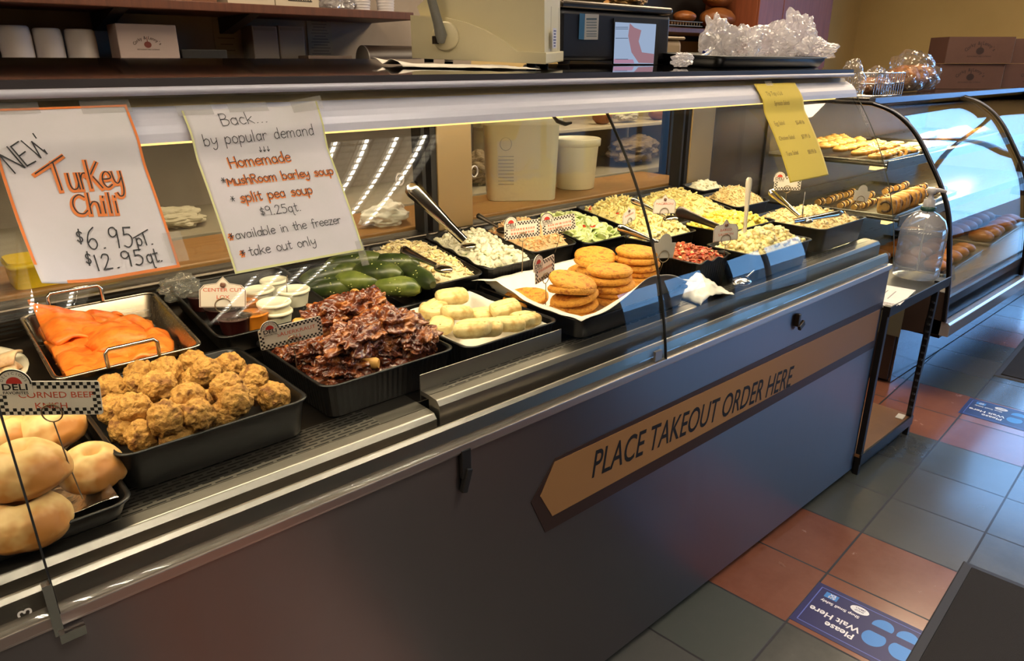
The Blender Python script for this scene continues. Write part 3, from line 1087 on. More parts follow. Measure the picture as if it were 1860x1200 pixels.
def salad(name, label, box, slope, hgt, mats, bits, seed, nz=.012, fr=38, group='salads in black trays', low=.012):
    x0, x1, y0, y1, zr = box
    rnd = random.Random(seed)
    e = .011
    fn = mound(x0 + e, x1 - e, y0 + e, y1 - e, zr, slope, hgt, seed, nz, fr, low=low)
    mb = MB()
    nu = max(20, int((x1 - x0) / .005))
    nv = max(20, int((y1 - y0) / .005))
    mb.grid(lambda u, v: heap_pt(u, v, x0 + e, x1 - e, y0 + e, y1 - e, fn), nu, nv)
    for kind, count, size, mi in bits:
        for _ in range(count):
            x, y = rnd.uniform(x0 + .022, x1 - .022), rnd.uniform(y0 + .022, y1 - .022)
            z = fn(x, y) + size * .15
            rot = (rnd.uniform(-.6, .6), rnd.uniform(-.6, .6), rnd.uniform(0, 6.3))
            s = size * rnd.uniform(.7, 1.25)
            if kind == 'dice':
                mb.blob((x, y, z), (s, s * .8, s * .7), .35, 1.3, rnd.random() * 9, rot, 1, mi)
            elif kind == 'rice':
                mb.blob((x, y, z), (s, s * .36, s * .36), 0, 1, 0, rot, 1, mi)
            elif kind == 'elbow':
                R = Euler(rot).to_matrix()
                mb.tube([Vector((x, y, z)) + R @ Vector((s * math.cos(a), s * math.sin(a), 0)) for a in (0, .8, 1.6, 2.4)], s * .36, 6, mi)
            elif kind == 'shred':
                R = Euler(rot).to_matrix()
                mb.tube([Vector((x, y, z)) + R @ Vector((s * k, s * .3 * math.sin(k * 1.7 + x * 90), s * .15 * (k % 2))) for k in (-1, -.3, .3, 1)], [s * .13, s * .2, s * .2, s * .1], 5, mi)
            elif kind == 'coin':
                R = Euler((rnd.uniform(-.9, .9), rnd.uniform(-.9, .9), 0)).to_matrix()
                rings = [[Vector((x, y, z + s * .3)) + R @ Vector((s * k * math.cos(a), s * k * math.sin(a), d)) for a in (2 * math.pi * j / 12 for j in range(12))] for k, d in ((.9, -s * .14), (1, -s * .08), (1, s * .08), (.9, s * .14))]
                mb.loft(rings, True, True, True, mi, True)
            elif kind == 'curl':
                R = Euler(rot).to_matrix()
                mb.tube([Vector((x, y, z)) + R @ Vector((s * .5 * math.cos(a), s * .5 * math.sin(a), s * .25 * a - s * .6)) for a in (0, 1.1, 2.2, 3.3, 4.4, 5.5)], s * .22, 5, mi)
    o = mb.build(name, mats, None)
    tag(o, label, 'salad', group, 'stuff')
    return o


# left row, nearest the viewer ------------------------------------------------
M_foil = pm('foil', (.82, .80, .77), .22, 1.0, bump=.5, bscale=60, bdist=.003)
tray('low black tray holding the knishes at the left edge', -.20, .182, 1.02, 1.335, .962, .030, name='knish_tray')
kx = []
ft = thing('foil_liner', 'crumpled silver foil sheet lying under the knishes', 'foil liner', (0, 1.16, .937))
MB().grid(lambda u, v: (-.184 + .350 * u, 1.036 + .282 * v, .9400 + .026 * max(0, max(abs(u * 2 - 1), abs(v * 2 - 1)) - .72) / .28 + .004 * noise.noise(Vector((u * 9, v * 9, 2)))), 30, 26).build('foil_sheet', M_foil, ft).modifiers.new('t', 'SOLIDIFY').thickness = .0006
M_knish = pm('knish_crust', (.80, .63, .37), .5, c2=(.85, .72, .48), scale=9, amt=(.3, .6), c3=(.70, .46, .20), bump=.12, bscale=60)


def knish(seed):
    def f(v, p):
        top = max(0, v.z)
        r = math.hypot(v.x, v.y)
        d = math.exp(-(r / .20) ** 2) * top
        p.z -= .026 * d
        if v.z < 0:
            p.z *= .5
        p.z += .002 * noise.noise(v * 2.5 + Vector((seed, 0, 0)))
        return p
    return f


for i, (px_, py_, z, r, lab, tilt) in enumerate([
        (50, 955, .962, .056, 'pale knish at the bottom front of the tray, mostly under another', 0), (168, 856, .972, .050, 'knish at the right end of the tray, beside the black ball tray', .1),
        (95, 785, .985, .054, 'knish at the back right of the tray, half behind the sign', -.1), (10, 800, .985, .050, 'knish at the back left of the tray, cut by the left edge', .1),
        (48, 862, 1.020, .058, 'largest knish, dimpled, resting on top of the others', .05)]):
    p = at(px_, py_, z)
    mb = MB().blob((0, 0, 0), (r, r * .94, r * .84), .06, 1.2, i + 2.3, (tilt, -tilt, i * 1.3), 4, 0, None, knish(i * 4.1))
    o = mb.build('knish', M_knish)
    o.location = p
    tag(o, lab, 'knish', 'knishes in the left tray')

BALLTRAY = (.183, .494, 1.083, 1.416)
tray('deep black tray of golden fried balls at the front left', *BALLTRAY, 1.0, .0705, name='food_tray')
M_ball = pm('fried_crumb', (.64, .45, .19), .75, c2=(.76, .57, .27), scale=55, c3=(.50, .32, .12), bump=1.0, bscale=240, bdist=.0035)
BALLS = [(248, 672, 1.005), (302, 674, 1.012), (346, 658, .998), (374, 676, 1.02), (418, 668, 1.0), (466, 687, 1.0), (499, 722, .993), (204, 708, .998), (246, 700, 1.0), (287, 702, 1.034),
         (243, 742, 1.024), (342, 726, 1.030), (384, 732, 1.0), (414, 705, 1.032), (444, 742, 1.018), (202, 745, .996), (309, 766, 1.022), (368, 766, 1.012), (415, 764, .998), (226, 780, .992), (262, 792, .99), (322, 797, .982),
         (290, 745, .985), (352, 694, .985), (456, 712, .982), (300, 718, .985)]
BL = ['at the back left of the tray', 'second from the left in the back row', 'third from the left in the back row', 'in the back row, leaning on its neighbours', 'fourth from the left in the back row', 'at the back right of the tray', 'at the right wall of the tray', 'against the left wall, upper', 'small, beside the left wall',
      'on top, left of the pile centre', 'on top, beside the left wall and front', 'on top at the centre of the pile', 'lower, right of the pile centre', 'on top, right of the pile centre', 'on top at the right front', 'against the left wall, lower', 'on top at the front centre', 'broken, at the front right of centre', 'small, at the front right wall', 'at the front left corner', 'second from the left along the front', 'half hidden at the front wall',
      'under the pile, centre left', 'under the pile at the back', 'under the pile at the right', 'under the pile, left']
vari = []
for k in range(4):
    vari.append(MB().blob((0, 0, 0), (.0275, .0265, .026), .16, 2.6, k * 2.7, (0, 0, 0), 4).build('fried_ball', M_ball))
for i, (px_, py_, z) in enumerate(BALLS):
    o = vari[i] if i < 4 else vari[i % 4].copy()
    if i >= 4:
        COL.objects.link(o)
    c = at(px_, py_, z)
    o.location = (min(max(c.x, .226), .452), min(max(c.y, 1.124), 1.376), c.z)
    o.rotation_euler = (i * 1.1, i * .7, i * 2.1)
    k = 1.06 - .16 * (i in (8, 12, 18, 24)) + .04 * ((i * 7) % 5 - 2) / 2
    o.scale = (k * (1.2 if i == 17 else 1), k, k)
    tag(o, 'golden fried ball ' + BL[i], 'fried ball', 'fried balls in the deep black tray')

RIBTRAY = (.530, .828, 1.100, 1.416)
tray('fluted black tray heaped with dark braised ribs', *RIBTRAY, 1.0, .072, flute=.0014)
M_meat = pm('braised_meat', (.23, .08, .035), .25, c2=(.40, .18, .075), scale=30, amt=(.34, .66), c3=(.62, .37, .16), bump=.55, bscale=110, bdist=.004, Coat_Weight=.45, Coat_Roughness=.15, stretch=(1, 2.2, 1))
M_sauce = pm('meat_sauce', (.42, .19, .09), .25, c2=(.28, .10, .05), scale=40, c3=(.55, .30, .15), bump=.6, bscale=160, bdist=.004, Coat_Weight=.4)
M_bone = pm('rib_bone', (.86, .68, .36), .5, c2=(.78, .56, .26), scale=25)
x0, x1, y0, y1 = RIBTRAY
fn = mound(x0 + .012, x1 - .012, y0 + .012, y1 - .012, 1.0, 0, .020, 4, .010, 55, 4.0, low=.022)
mb = MB().grid(lambda u, v: heap_pt(u, v, x0 + .012, x1 - .012, y0 + .012, y1 - .012, fn), 56, 64)
rnd = random.Random(7)
for _ in range(230):
    x, y = rnd.uniform(x0 + .03, x1 - .03), rnd.uniform(y0 + .03, y1 - .03)
    if x > .70 and y < 1.2:
        continue
    s_ = rnd.uniform(.005, .010)
    mb.blob((x, y, fn(x, y) + .002), (s_ * 1.4, s_, s_ * .8), .5, 1.6, rnd.random() * 9, (0, 0, rnd.random() * 6), 2)
tag(mb.build('rib_sauce', M_sauce), 'chunky reddish brown sauce around the ribs in the fluted tray', 'sauce', None, 'stuff')
RIBS = [(655, 540, 1.045, (.085, .046, .036), .3, (.42, .9), 'long rib slab across the top of the heap'), (590, 572, 1.035, (.070, .048, .032), .2, (-1.0, .15), 'rib at the left shoulder of the heap, bone end showing'),
        (712, 590, 1.042, (.072, .055, .036), -.3, None, 'big shredded rib at the right of the heap'), (655, 612, 1.040, (.090, .052, .034), .5, None, 'shredded rib in the middle of the heap'),
        (752, 616, 1.016, (.052, .050, .030), -.6, None, 'dark rib at the right wall of the tray'), (572, 636, 1.010, (.048, .046, .026), .3, None, 'lumpy rib behind the sauerkraut sign'),
        (628, 662, 1.005, (.055, .045, .026), -.5, (.75, -.75), 'rib piece at the front with a cut yellow bone'), (690, 632, 1.014, (.055, .030, .020), -.1, (1.15, -.1), 'rib with a bare bone pointing right'),
        (700, 528, 1.040, (.055, .045, .040), .8, None, 'curled rib at the top peak of the heap'), (520, 648, .998, (.026, .03, .020), 0, None, 'small rib bit in the left corner of the tray')]
for i, (px_, py_, z, rad, rz, bone, lab) in enumerate(RIBS):
    c = at(px_, py_, z)
    c.y = min(c.y, 1.395 - rad[1] * 1.05)
    c.x = min(max(c.x, .545 + rad[0] * .8), .815 - rad[0] * .8)
    t = thing('braised_rib', 'dark glazed ' + lab, 'rib', c, 'braised ribs in the fluted tray')

    def f(v, p, i=i):
        w = noise.fractal(Vector((v.x * 2.0, v.y * 2.6, v.z * 2.2 + i * 3.3)), 1.0, 2.0, 2)
        w2 = noise.turbulence(Vector((v.x * 3.0 + w, v.y * 9 + w * 2, v.z * 6 + i)), 2, True)
        p = p * (.92 + .36 * w + .05 * w2)
        p += Vector((0, 0, 1)) * .005 * noise.noise(Vector((v.x * 14, v.y * 5, i)))
        return p
    MB().blob(c, rad, .20, 1.5, i * 1.9, (.1, .1, rz), 5, 0, None, f).build('meat', M_meat, t)
    if bone:
        d = Vector((bone[0], bone[1], 0)).normalized()
        a, b = c + d * rad[0] * .45 + Vector((0, 0, .004)), c + d * rad[0] * 1.18 + Vector((0, 0, .004))
        MB().tube([a, (a + b) / 2, b - d * .006, b], [.009, .010, .012, .009], 10).build('bone', M_bone, t)

BLTRAY = (.842, 1.108, 1.078, 1.404)
tray('black tray of pale folded blintzes on white paper', *BLTRAY, 1.0, .0715, flute=.0008)
x0, x1, y0, y1 = BLTRAY


def liner(name, label, bx, zf, nu=34, nv=34, mat=None):
    a0, a1, b0, b1 = bx
    t = thing(name, label, 'paper liner', ((a0 + a1) / 2, (b0 + b1) / 2, zf(.5, .5)))
    o = MB().grid(lambda u, v: (a0 + (a1 - a0) * u, b0 + (b1 - b0) * v, zf(u, v)), nu, nv).build('sheet', mat or M_liner, t)
    o.modifiers.new('thickness', 'SOLIDIFY').thickness = .0008
    return t


def edge_up(u, v, k=.8):
    e = max(abs(u * 2 - 1), abs(v * 2 - 1))
    return max(0.0, (e - k) / (1 - k))


liner('paper_liner', 'white paper sheet under the blintzes', (x0 + .022, x1 - .022, y0 + .022, y1 - .022), lambda u, v: .948 + .044 * edge_up(u, v, .78) ** 1.3 + .012 * v * max(0, u) + .004 * noise.noise(Vector((u * 6, v * 6, 1))))
M_blintz = pm('blintz_skin', (.89, .79, .50), .5, c2=(.91, .83, .58), scale=26, amt=(.25, .7), c3=(.70, .52, .22), bump=.15, bscale=70)
BZ = [(752, 547, .995, .3, 'folded flat at the back left'), (817, 540, 1.012, -.5, 'round, standing at the back against the tray wall'), (780, 566, .990, .9, 'second row, left'), (830, 570, 1.004, -.25, 'in the middle, lying crosswise'),
      (846, 603, 1.012, -1.0, 'large, at the front left corner'), (893, 601, 1.006, -.75, 'at the front, second from the left corner'), (928, 592, .998, -.6, 'at the front, third from the left corner'), (966, 579, .998, .15, 'at the front right corner'),
      (918, 563, 1.006, -.4, 'at the right, in the second row'), (788, 597, .988, .8, 'at the left wall beside the ribs'), (878, 575, .985, -.2, 'under the others in the middle')]
for i, (px_, py_, z, rz, lab) in enumerate(BZ):
    def f(v, p):
        q = lambda a, n: math.copysign(abs(a) ** n, a)
        return Vector((q(v.x, .5) * .037, q(v.y, .55) * .029, q(v.z, .7) * .0155 + .0012 * noise.noise(v * 4)))
    o = MB().blob((0, 0, 0), (1, 1, 1), 0, 1, 0, (0, 0, 0), 4, 0, None, f)
    o.tube([(-.030, -.004, .0135), (0, -.006, .0150), (.030, -.004, .0135)], [.002, .0028, .002], 6)
    o = o.build('blintz', M_blintz)
    c = at(px_, py_, z)
    o.location = (min(max(c.x, .90), 1.052), min(max(c.y, 1.135), 1.345), c.z + .004)
    o.rotation_euler = (.12 * ((i % 3) - 1), .10 * ((i % 4) - 1.5), rz)
    o.scale = (1.1, 1.12, 1.1) if i in (1, 4) else (.98, 1, 1)
    tag(o, 'pale yellow blintz ' + lab, 'blintz', 'blintzes in the black tray')

# latkes on paper --------------------------------------------------------------
LT = (1.125, 1.545, 1.03, 1.404)
tray('black tray of stacked potato pancakes, its rim draped with white paper', *LT, 1.005, .050)


def lzf(u, v):
    e = edge_up(u, v, .68)
    z = .9615 + .049 * min(1.0, e / .72)
    z += .058 * math.exp(-((u - .60) / .28) ** 2) * max(0, 1 - v / .15)          # front flap standing up
    z += .030 * max(0, 1 - u / .16) * max(0, 1 - abs(v - .75) / .35)            # corner lifted at the left
    return z + .006 * e * noise.noise(Vector((u * 7, v * 7, 3)))


liner('paper_liner', 'large white paper sheet draped over the tray under the potato pancakes', (1.117, 1.553, 1.022, 1.411), lzf, 44, 44)
M_latke = pm('potato_pancake', (.80, .52, .12), .66, c2=(.87, .61, .20), scale=70, c3=(.68, .38, .07), bump=1.0, bscale=260, bdist=.004)


def latke_mesh(seed):
    mb = MB()
    n = 40
    rings = []
    for k, (r, z) in enumerate([(0.0, -.0075), (.6, -.008), (.92, -.0075), (1.0, -.002), (1.0, .003), (.93, .0078), (.6, .0088), (.25, .009), (0, .009)]):
        ring = []
        for j in range(n):
            a = 2 * math.pi * j / n
            rr = .0585 * r * (1 + .05 * noise.noise(Vector((math.cos(a) * 1.8, math.sin(a) * 1.8, seed))) + .012 * noise.noise(Vector((math.cos(a) * 12, math.sin(a) * 12, seed))))
            ring.append((rr * math.cos(a), rr * math.sin(a), z + .0012 * noise.noise(Vector((rr * math.cos(a) * 90, rr * math.sin(a) * 90, seed)))))
        rings.append(ring)
    return mb.loft(rings, True, False, False).build('potato_pancake', M_latke)


LK = []
p = at(1092, 492, 1.075)
cols = [('front left stack', at(1040, 512, 1.060), 5, (.18, .10), .0185), ('centre stack', at(1108, 492, 1.062), 5, (.02, -.02), .0175), ('back left stack', at(1082, 466, 1.050), 3, (.05, .14), .0175),
        ('back right stack', at(1158, 458, 1.066), 5, (-.04, -.03), .0175)]
pos = ['on top', 'second from the top', 'third from the top', 'fourth from the top', 'fifth from the top', 'at the bottom']
for lab, top, n, tl, st in cols:
    for k in range(n):
        LK.append((top - Vector((.004 * ((k * 5) % 3 - 1) - .0022 * k, .004 * ((k * 7) % 3 - 1), st * k)), tl if k < 3 else (tl[0] * .5, tl[1] * .5), 'golden potato pancake, ' + pos[k if k < n - 1 else 5] + ' of the ' + lab))
LK += [(at(955, 541, .998), (.08, -.10), 'golden potato pancake lying apart at the left of the tray'), (Vector((1.478, 1.185, .995)), (.2, -.2), 'browned potato pancake at the right end behind the seam'),
       (Vector((1.475, 1.335, .990)), (-.1, .05), 'potato pancake behind the grey sign back'), (Vector((1.480, 1.255, 1.008)), (.1, -.2), 'potato pancake leaning at the far right end')]
lm = [latke_mesh(k * 3.7) for k in range(4)]
for i, (c, tl, lab) in enumerate(LK):
    o = lm[i] if i < 4 else lm[i % 4].copy()
    if i >= 4:
        COL.objects.link(o)
    o.location = c
    o.rotation_euler = (tl[0], tl[1], i * 1.7)
    tag(o, lab, 'potato pancake', 'potato pancakes')
cw = thing('crumpled_paper', 'crumpled white paper sheet bunched at the right end of the pancake tray', 'paper', (1.56, 1.05, .96))
MB().grid(lambda u, v: (1.558 + .150 * u + .012 * v, 1.005 + .075 * v + .006 * math.sin(u * 5), .9545 + .050 * max(0, math.sin(math.pi * min(1, u * 1.05))) ** .8 * (.25 + .75 * v) + .016 * abs(noise.noise(Vector((u * 5, v * 4, 8))))), 30, 26).build('sheet', M_liner, cw).modifiers.new('t', 'SOLIDIFY').thickness = .0008

# second row, left --------------------------------------------------------------
pl = thing('oval_plate', 'white oval plate of sliced turkey at the left edge', 'plate', (-.04, 1.555, .99))
rings = []
for k, dz in ((.0, .004), (.62, .004), (.72, .008), (.97, .022), (1.0, .024), (.99, .020), (.70, .003), (.55, 0), (0, 0)):
    rings.append([(-.006 + .158 * k * math.cos(a), 1.555 + .128 * k * math.sin(a), .998 + dz + SL * (.128 * k * math.sin(a))) for a in (2 * math.pi * j / 40 for j in range(40))])
MB().loft(rings, True, False, False).build('plate_body', pm('china_white', (.90, .87, .78), .25), pl)
M_turkey = pm('sliced_turkey', (.86, .72, .54), .45, c2=(.90, .78, .62), scale=14, c3=(.72, .52, .36), bump=.2)
for i, (px_, py_, rz, lab) in enumerate([(15, 612, .4, 'topmost slice of turkey on the plate'), (10, 640, .2, 'middle slice of turkey on the plate'), (38, 640, -.5, 'curled slice of turkey near the plate rim'), (15, 662, -.1, 'front slice of turkey on the plate'), (50, 655, .9, 'small bit of turkey at the right rim of the plate')]):
    c = Vector(((.040, 1.60), (.03, 1.56), (.090, 1.56), (.050, 1.50), (.118, 1.53))[i] + (0,))
    c.z = 1.020 + SL * (c.y - 1.555) + .011 * (3 - i if i < 4 else 0)
    o = MB().grid(lambda u, v: ((u - .5) * .105, (v - .5) * .05, .006 * math.sin(u * 6 + i) + .012 * math.sin(v * 3.1)), 14, 8).build('turkey_slice', M_turkey)
    o.modifiers.new('t', 'SOLIDIFY').thickness = .005
    o.location = c
    o.rotation_euler = (.14, .0, rz)
    if i == 4:
        o.scale = (.4, .6, 1)
    tag(o, lab, 'turkey slice', 'turkey slices on the oval plate')

M_pansteel = steel_mat('pan_steel', (.72, .68, .62), .25, (3, 60, 60), .01)
SP = (.168, .428, 1.408, 1.70)
sp_t = tray('stainless steel pan with raised handles, full of orange smoked salmon', *SP, 1.022, .054, SL, M_pansteel, 'steel_pan', r=.02, cat='pan')


def handle(t, a, b, h, r=.004):
    m = Vector((0, 0, h))
    MB().tube([a, a + m * .8, a + m + (b - a) * .06, b + m - (b - a) * .06, b + m * .8, b], r, 8).build('handle', M_chrome, t)


handle(sp_t, Vector((.255, 1.409, 1.022)), Vector((.345, 1.409, 1.022)), .034)
handle(sp_t, Vector((.225, 1.70, 1.066)), Vector((.325, 1.70, 1.066)), .036)
rnd = random.Random(5)
for i in range(13):
    lab = ['bottom slice of salmon, front left of the pan', 'slice of salmon at the front right of the pan', 'slice of salmon under the handle', 'slice of salmon at the left wall', 'slice of salmon at the right wall', 'slice of salmon at the middle left', 'slice of salmon at the middle right',
           'slice of salmon behind the middle, left', 'slice of salmon behind the middle, right', 'slice of salmon at the back left corner', 'slice of salmon at the back right corner', 'topmost slice of salmon, peaked at the back left', 'topmost slice of salmon in the middle'][i]
    row, col = divmod(i, 3)
    if i < 11:
        cx, cy = .208 + .062 * (i % 3) + .02 * (row % 2), 1.445 + .068 * (i // 3)
        cz = 1.000 + .012 * (i // 3) + .003 * (i % 3)
    elif i == 11:
        cx, cy, cz = .235, 1.625, 1.058
    else:
        cx, cy, cz = .30, 1.55, 1.040
    L, W = rnd.uniform(.125, .15), rnd.uniform(.095, .115)

    def f(u, v, i=i, L=L, W=W):
        a, b = u * 2 - 1, v * 2 - 1
        k = 1 - .16 * (a * b) ** 2 + .10 * noise.noise(Vector((a * 1.6, b * 1.6, i * 3.1)))
        x, y = a * W / 2 * k, b * L / 2 * k
        z = .016 * math.cos(a * 1.4) * math.cos(b * 1.4) - .010 * max(abs(a), abs(b)) ** 3 + .008 * noise.noise(Vector((a * 1.7 + i, b * 1.7, i * 2.2))) + .003 * math.sin(b * 9 + a * 3 + i)
        if i == 11:
            z += .034 * max(0, b) * max(0, .6 - a)
        return (x, y, z)
    ra = rnd.uniform(-.5, .5)
    cr, sr = math.cos(ra), math.sin(ra)

    def g(u, v):
        x, y, z = f(u, v)
        X, Y = cx + x * cr - y * sr, cy + x * sr + y * cr
        X, Y = min(max(X, SP[0] + .024), SP[1] - .024), min(max(Y, SP[2] + .024), SP[3] - .024)
        return (X - cx, Y - cy, max(z + .12 * (Y - cy) + cz, 1.0 - .026 + SL * (Y - SP[2]) + .004 * (i % 3)) - cz)
    o = MB().grid(g, 18, 18).build('salmon_slice', M_salmon)
    o.modifiers.new('t', 'SOLIDIFY').thickness = .005
    o.location = (cx, cy, cz)
    tag(o, 'orange smoked ' + lab, 'salmon slice', 'salmon slices in the steel pan')

ST = (.462, .735, 1.415, 1.715)
tray('shallow black tray crowded with lidded sauce cups', *ST, 1.022, .045, SL)
M_cupw = pm('cup_translucent', (.90, .88, .80), .3, Transmission_Weight=.0)
cups = [(405, 582, 1.046, .036, 'dark', 'dark red sauce cup with a clear lid at the front'), (362, 562, 1.050, .045, 'dark', 'large dark cup with a clear lid behind the lox sign'), (330, 540, 1.052, .036, 'dark', 'clear empty-looking cup at the back left'),
        (470, 572, 1.046, .034, 'orange', 'cup of orange sauce behind the sauerkraut sign'), (497, 548, 1.056, .036, 'white', 'white lidded cup in the middle of the cup tray'), (538, 524, 1.062, .036, 'white', 'white lidded cup at the right end, nearest the cucumbers'),
        (470, 525, 1.058, .034, 'white', 'white lidded cup behind the lox sign'), (497, 508, 1.062, .032, 'white', 'white lidded cup at the back of the cup tray'), (440, 545, 1.05, .034, 'orange', 'cup of pale orange sauce beside the lox sign'), (522, 575, 1.036, .034, 'white', 'white cup half hidden by the ribs')]
M_dark = pm('dark_relish', (.20, .06, .05), .3)
M_or = pm('orange_sauce', (.86, .52, .14), .35)
M_cr = pm('cream_sauce', (.90, .88, .78), .4)
for px_, py_, z, r, kind, lab in cups:
    c = at(px_, py_, z)
    c.x, c.y = min(max(c.x, .462 + r + .022), .735 - r - .022), min(max(c.y, 1.415 + r + .022), 1.715 - r - .022)
    t = thing('sauce_cup', lab, 'sauce cup', c - Vector((0, 0, .036)), 'sauce cups')
    b = c - Vector((0, 0, .036))
    MB().lathe([(r * .78, 0), (r * .80, .002), (r * .97, .032), (r * .99, .033)], b, 24).build('cup_body', {'dark': M_dark, 'orange': M_or, 'white': M_cr}[kind], t)
    MB().lathe([(r * .95, .030), (r * 1.03, .031), (r * 1.04, .036), (r * .98, .038), (r * .90, .038), (r * .86, .035), (0, .0345)], b, 28).build('lid', M_cr if kind == 'white' else M_clear, t)
cb = MB().blob((0, 0, 0), (.042, .035, .026), .45, 1.7, 3, (0, 0, 0), 4).build('crumpled_wrap', film_mat('cling_film', (.80, .80, .76), .25))
cb.location = at(325, 520, 1.075)
tag(cb, 'crumpled clear plastic wrap on top of the back left sauce cups', 'plastic wrap')

tray('black tray under the heap of cucumbers', .748, .962, 1.41, 1.70, .992, .024, SL)
M_cuke = pm('cucumber_skin', (.12, .16, .07), .32, c2=(.19, .24, .10), scale=16, amt=(.35, .65), c3=(.33, .36, .17), bump=.15, bscale=90)
M_cuke2 = pm('cucumber_skin_light', (.33, .38, .14), .32, c2=(.44, .48, .22), scale=14, c3=(.24, .30, .11), bump=.15, bscale=90)
M_seed = pm('cucumber_wart', (.66, .66, .40), .5)
CK = [((552, 512, 1.040), (650, 492, 1.060), .028, 0, 'long dark cucumber at the left of the heap'), ((650, 495, 1.060), (722, 500, 1.062), .030, 0, 'cucumber at the top middle under the tape strip'), ((728, 490, 1.050), (782, 515, 1.050), .026, 0, 'cucumber at the right end of the heap'),
      ((690, 520, 1.035), (752, 524, 1.035), .026, 1, 'light green cucumber at the front right'), ((560, 528, 1.025), (640, 520, 1.03), .026, 0, 'dark cucumber low at the left behind the cups'), ((615, 510, 1.045), (700, 515, 1.040), .025, 1, 'cucumber half hidden behind the ribs'),
      ((600, 482, 1.065), (690, 472, 1.078), .026, 0, 'cucumber at the back of the heap under the notice'), ((690, 478, 1.070), (745, 480, 1.066), .024, 0, 'short cucumber at the back right')]
for i, (a, b, r, light, lab) in enumerate(CK):
    A, B = at(*a), at(*b)
    d = (B - A)
    L = max(d.length, .10)
    m = (A + B) / 2
    d.normalize()
    t = thing('cucumber', lab, 'cucumber', m, 'cucumbers in the case')
    pts, rs = [], []
    for k in range(11):
        q = k / 10 * 2 - 1
        pts.append(m + d * (q * (L / 2 + .012)) + Vector((0, 0, .004 * (1 - q * q))))
        rs.append(r * max(.12, (1 - abs(q) ** 3.2)) ** .5)
    MB().tube(pts, rs, 16).build('skin', M_cuke2 if light else M_cuke, t)
    rn = random.Random(i)
    mb = MB()
    u = d.orthogonal().normalized()
    w = d.cross(u)
    for _ in range(26):
        q, an = rn.uniform(-.8, .8), rn.uniform(0, 6.3)
        rr = r * (1 - abs(q) ** 3.2) ** .5
        mb.blob(m + d * (q * L / 2) + (u * math.cos(an) + w * math.sin(an)) * rr * .99 + Vector((0, 0, .004 * (1 - q * q))), (.0016, .0024, .0014), 0, 1, 0, (0, 0, an), 1)
    mb.build('warts', M_seed, t)['kind'] = 'stuff'

# salads --------------------------------------------------------------------------
C = lambda n, a, b, c3=None, **k: pm(n, a, .42, c2=b, scale=60, c3=c3, bump=.5, bscale=200, bdist=.003, **k)
M_chick = C('chicken_salad', (.84, .76, .56), (.90, .84, .68), (.74, .62, .40))
M_dill = C('dill_salad', (.90, .87, .74), (.94, .92, .83), (.80, .78, .62))
M_pink = C('pink_salad', (.94, .74, .48), (.96, .82, .62), (.90, .62, .36))
M_mac = C('egg_noodle_salad', (.95, .86, .50), (.97, .92, .66), (.88, .74, .36))
M_orzo = C('tuna_rice_salad', (.88, .76, .50), (.93, .84, .62), (.78, .62, .36))
M_egg = C('egg_salad', (.95, .83, .22), (.97, .90, .45), (.92, .76, .12))
M_potato = C('potato_salad', (.92, .84, .52), (.95, .90, .66), (.80, .66, .34))
M_bean = C('bean_salad', (.60, .20, .10), (.74, .42, .24), (.45, .10, .06))
M_cuc = C('cucumber_salad', (.74, .80, .44), (.86, .88, .62), (.58, .68, .28))
M_red = pm('tomato_bit', (.80, .20, .10), .35)
M_green = pm('herb_green', (.32, .42, .16), .5)
M_greenl = pm('cucumber_slice', (.78, .84, .52), .35, c2=(.90, .92, .72), scale=70, c3=(.66, .76, .36))
BX = {'chick': (.975, 1.165, 1.412, 1.71, 1.030), 'dill': (1.175, 1.375, 1.416, 1.71, 1.034), 'pink': (1.385, 1.580, 1.465, 1.715, 1.036), 'cuc': (1.588, 1.800, 1.44, 1.715, 1.034), 'mac': (1.815, 2.100, 1.43, 1.715, 1.040),
      'mac2': (2.115, 2.385, 1.43, 1.715, 1.040), 'orzo': (2.395, 2.640, 1.43, 1.600, 1.044), 'bean': (1.655, 1.835, 1.090, 1.285, 1.030), 'pasta': (1.700, 1.955, 1.295, 1.404, 1.048), 'pot': (1.845, 2.175, 1.018, 1.20, 1.034),
      'egg': (1.975, 2.285, 1.205, 1.404, 1.050), 'tuna': (2.305, 2.635, 1.050, 1.34, 1.036)}
TL = {'chick': 'black tray of beige chicken salad behind the blintzes', 'dill': 'wavy-edged black tray of white dill salad', 'pink': 'black tray of pinkish orange salad behind the pancakes', 'cuc': 'black tray of green cucumber salad', 'mac': 'black tray of yellow noodle salad, the left of two',
      'mac2': 'black tray of yellow macaroni salad, the right of two', 'orzo': 'black tray of pale rice salad in the back right corner', 'bean': 'wavy black tray of red bean salad by the seam', 'pasta': 'black tray of yellow salad between the beans and the noodles', 'pot': 'long black tray of potato salad at the front right',
      'egg': 'black tray of bright yellow egg salad', 'tuna': 'deep black tray of tuna salad at the far right end'}
SLP = {k: (SL if v[2] > 1.38 else 0.0) for k, v in BX.items()}
for k, b in BX.items():
    base = .955 if b[2] < 1.38 else .968 + .15 * (b[2] - 1.41)
    tray(TL[k], *b[:4], b[4], b[4] - (.9545 if b[2] < 1.07 else .929 if b[2] < 1.38 else base), SLP[k], wave=.004 if k in ('dill', 'bean') else 0, flute=.001 if k in ('dill', 'bean') else 0, group='black salad trays')
sal = lambda nm, lab, key, hgt, mats, bits, seed, **kw: salad(nm, lab, BX[key], SLP[key], hgt, mats, bits, seed, **kw)
sal('chicken_salad', 'shredded beige chicken salad heaped behind the blintzes', 'chick', .040, [M_chick, M_green, M_potato], [('shred', 220, .010, 0), ('dice', 120, .006, 2), ('rice', 40, .004, 1)], 1)
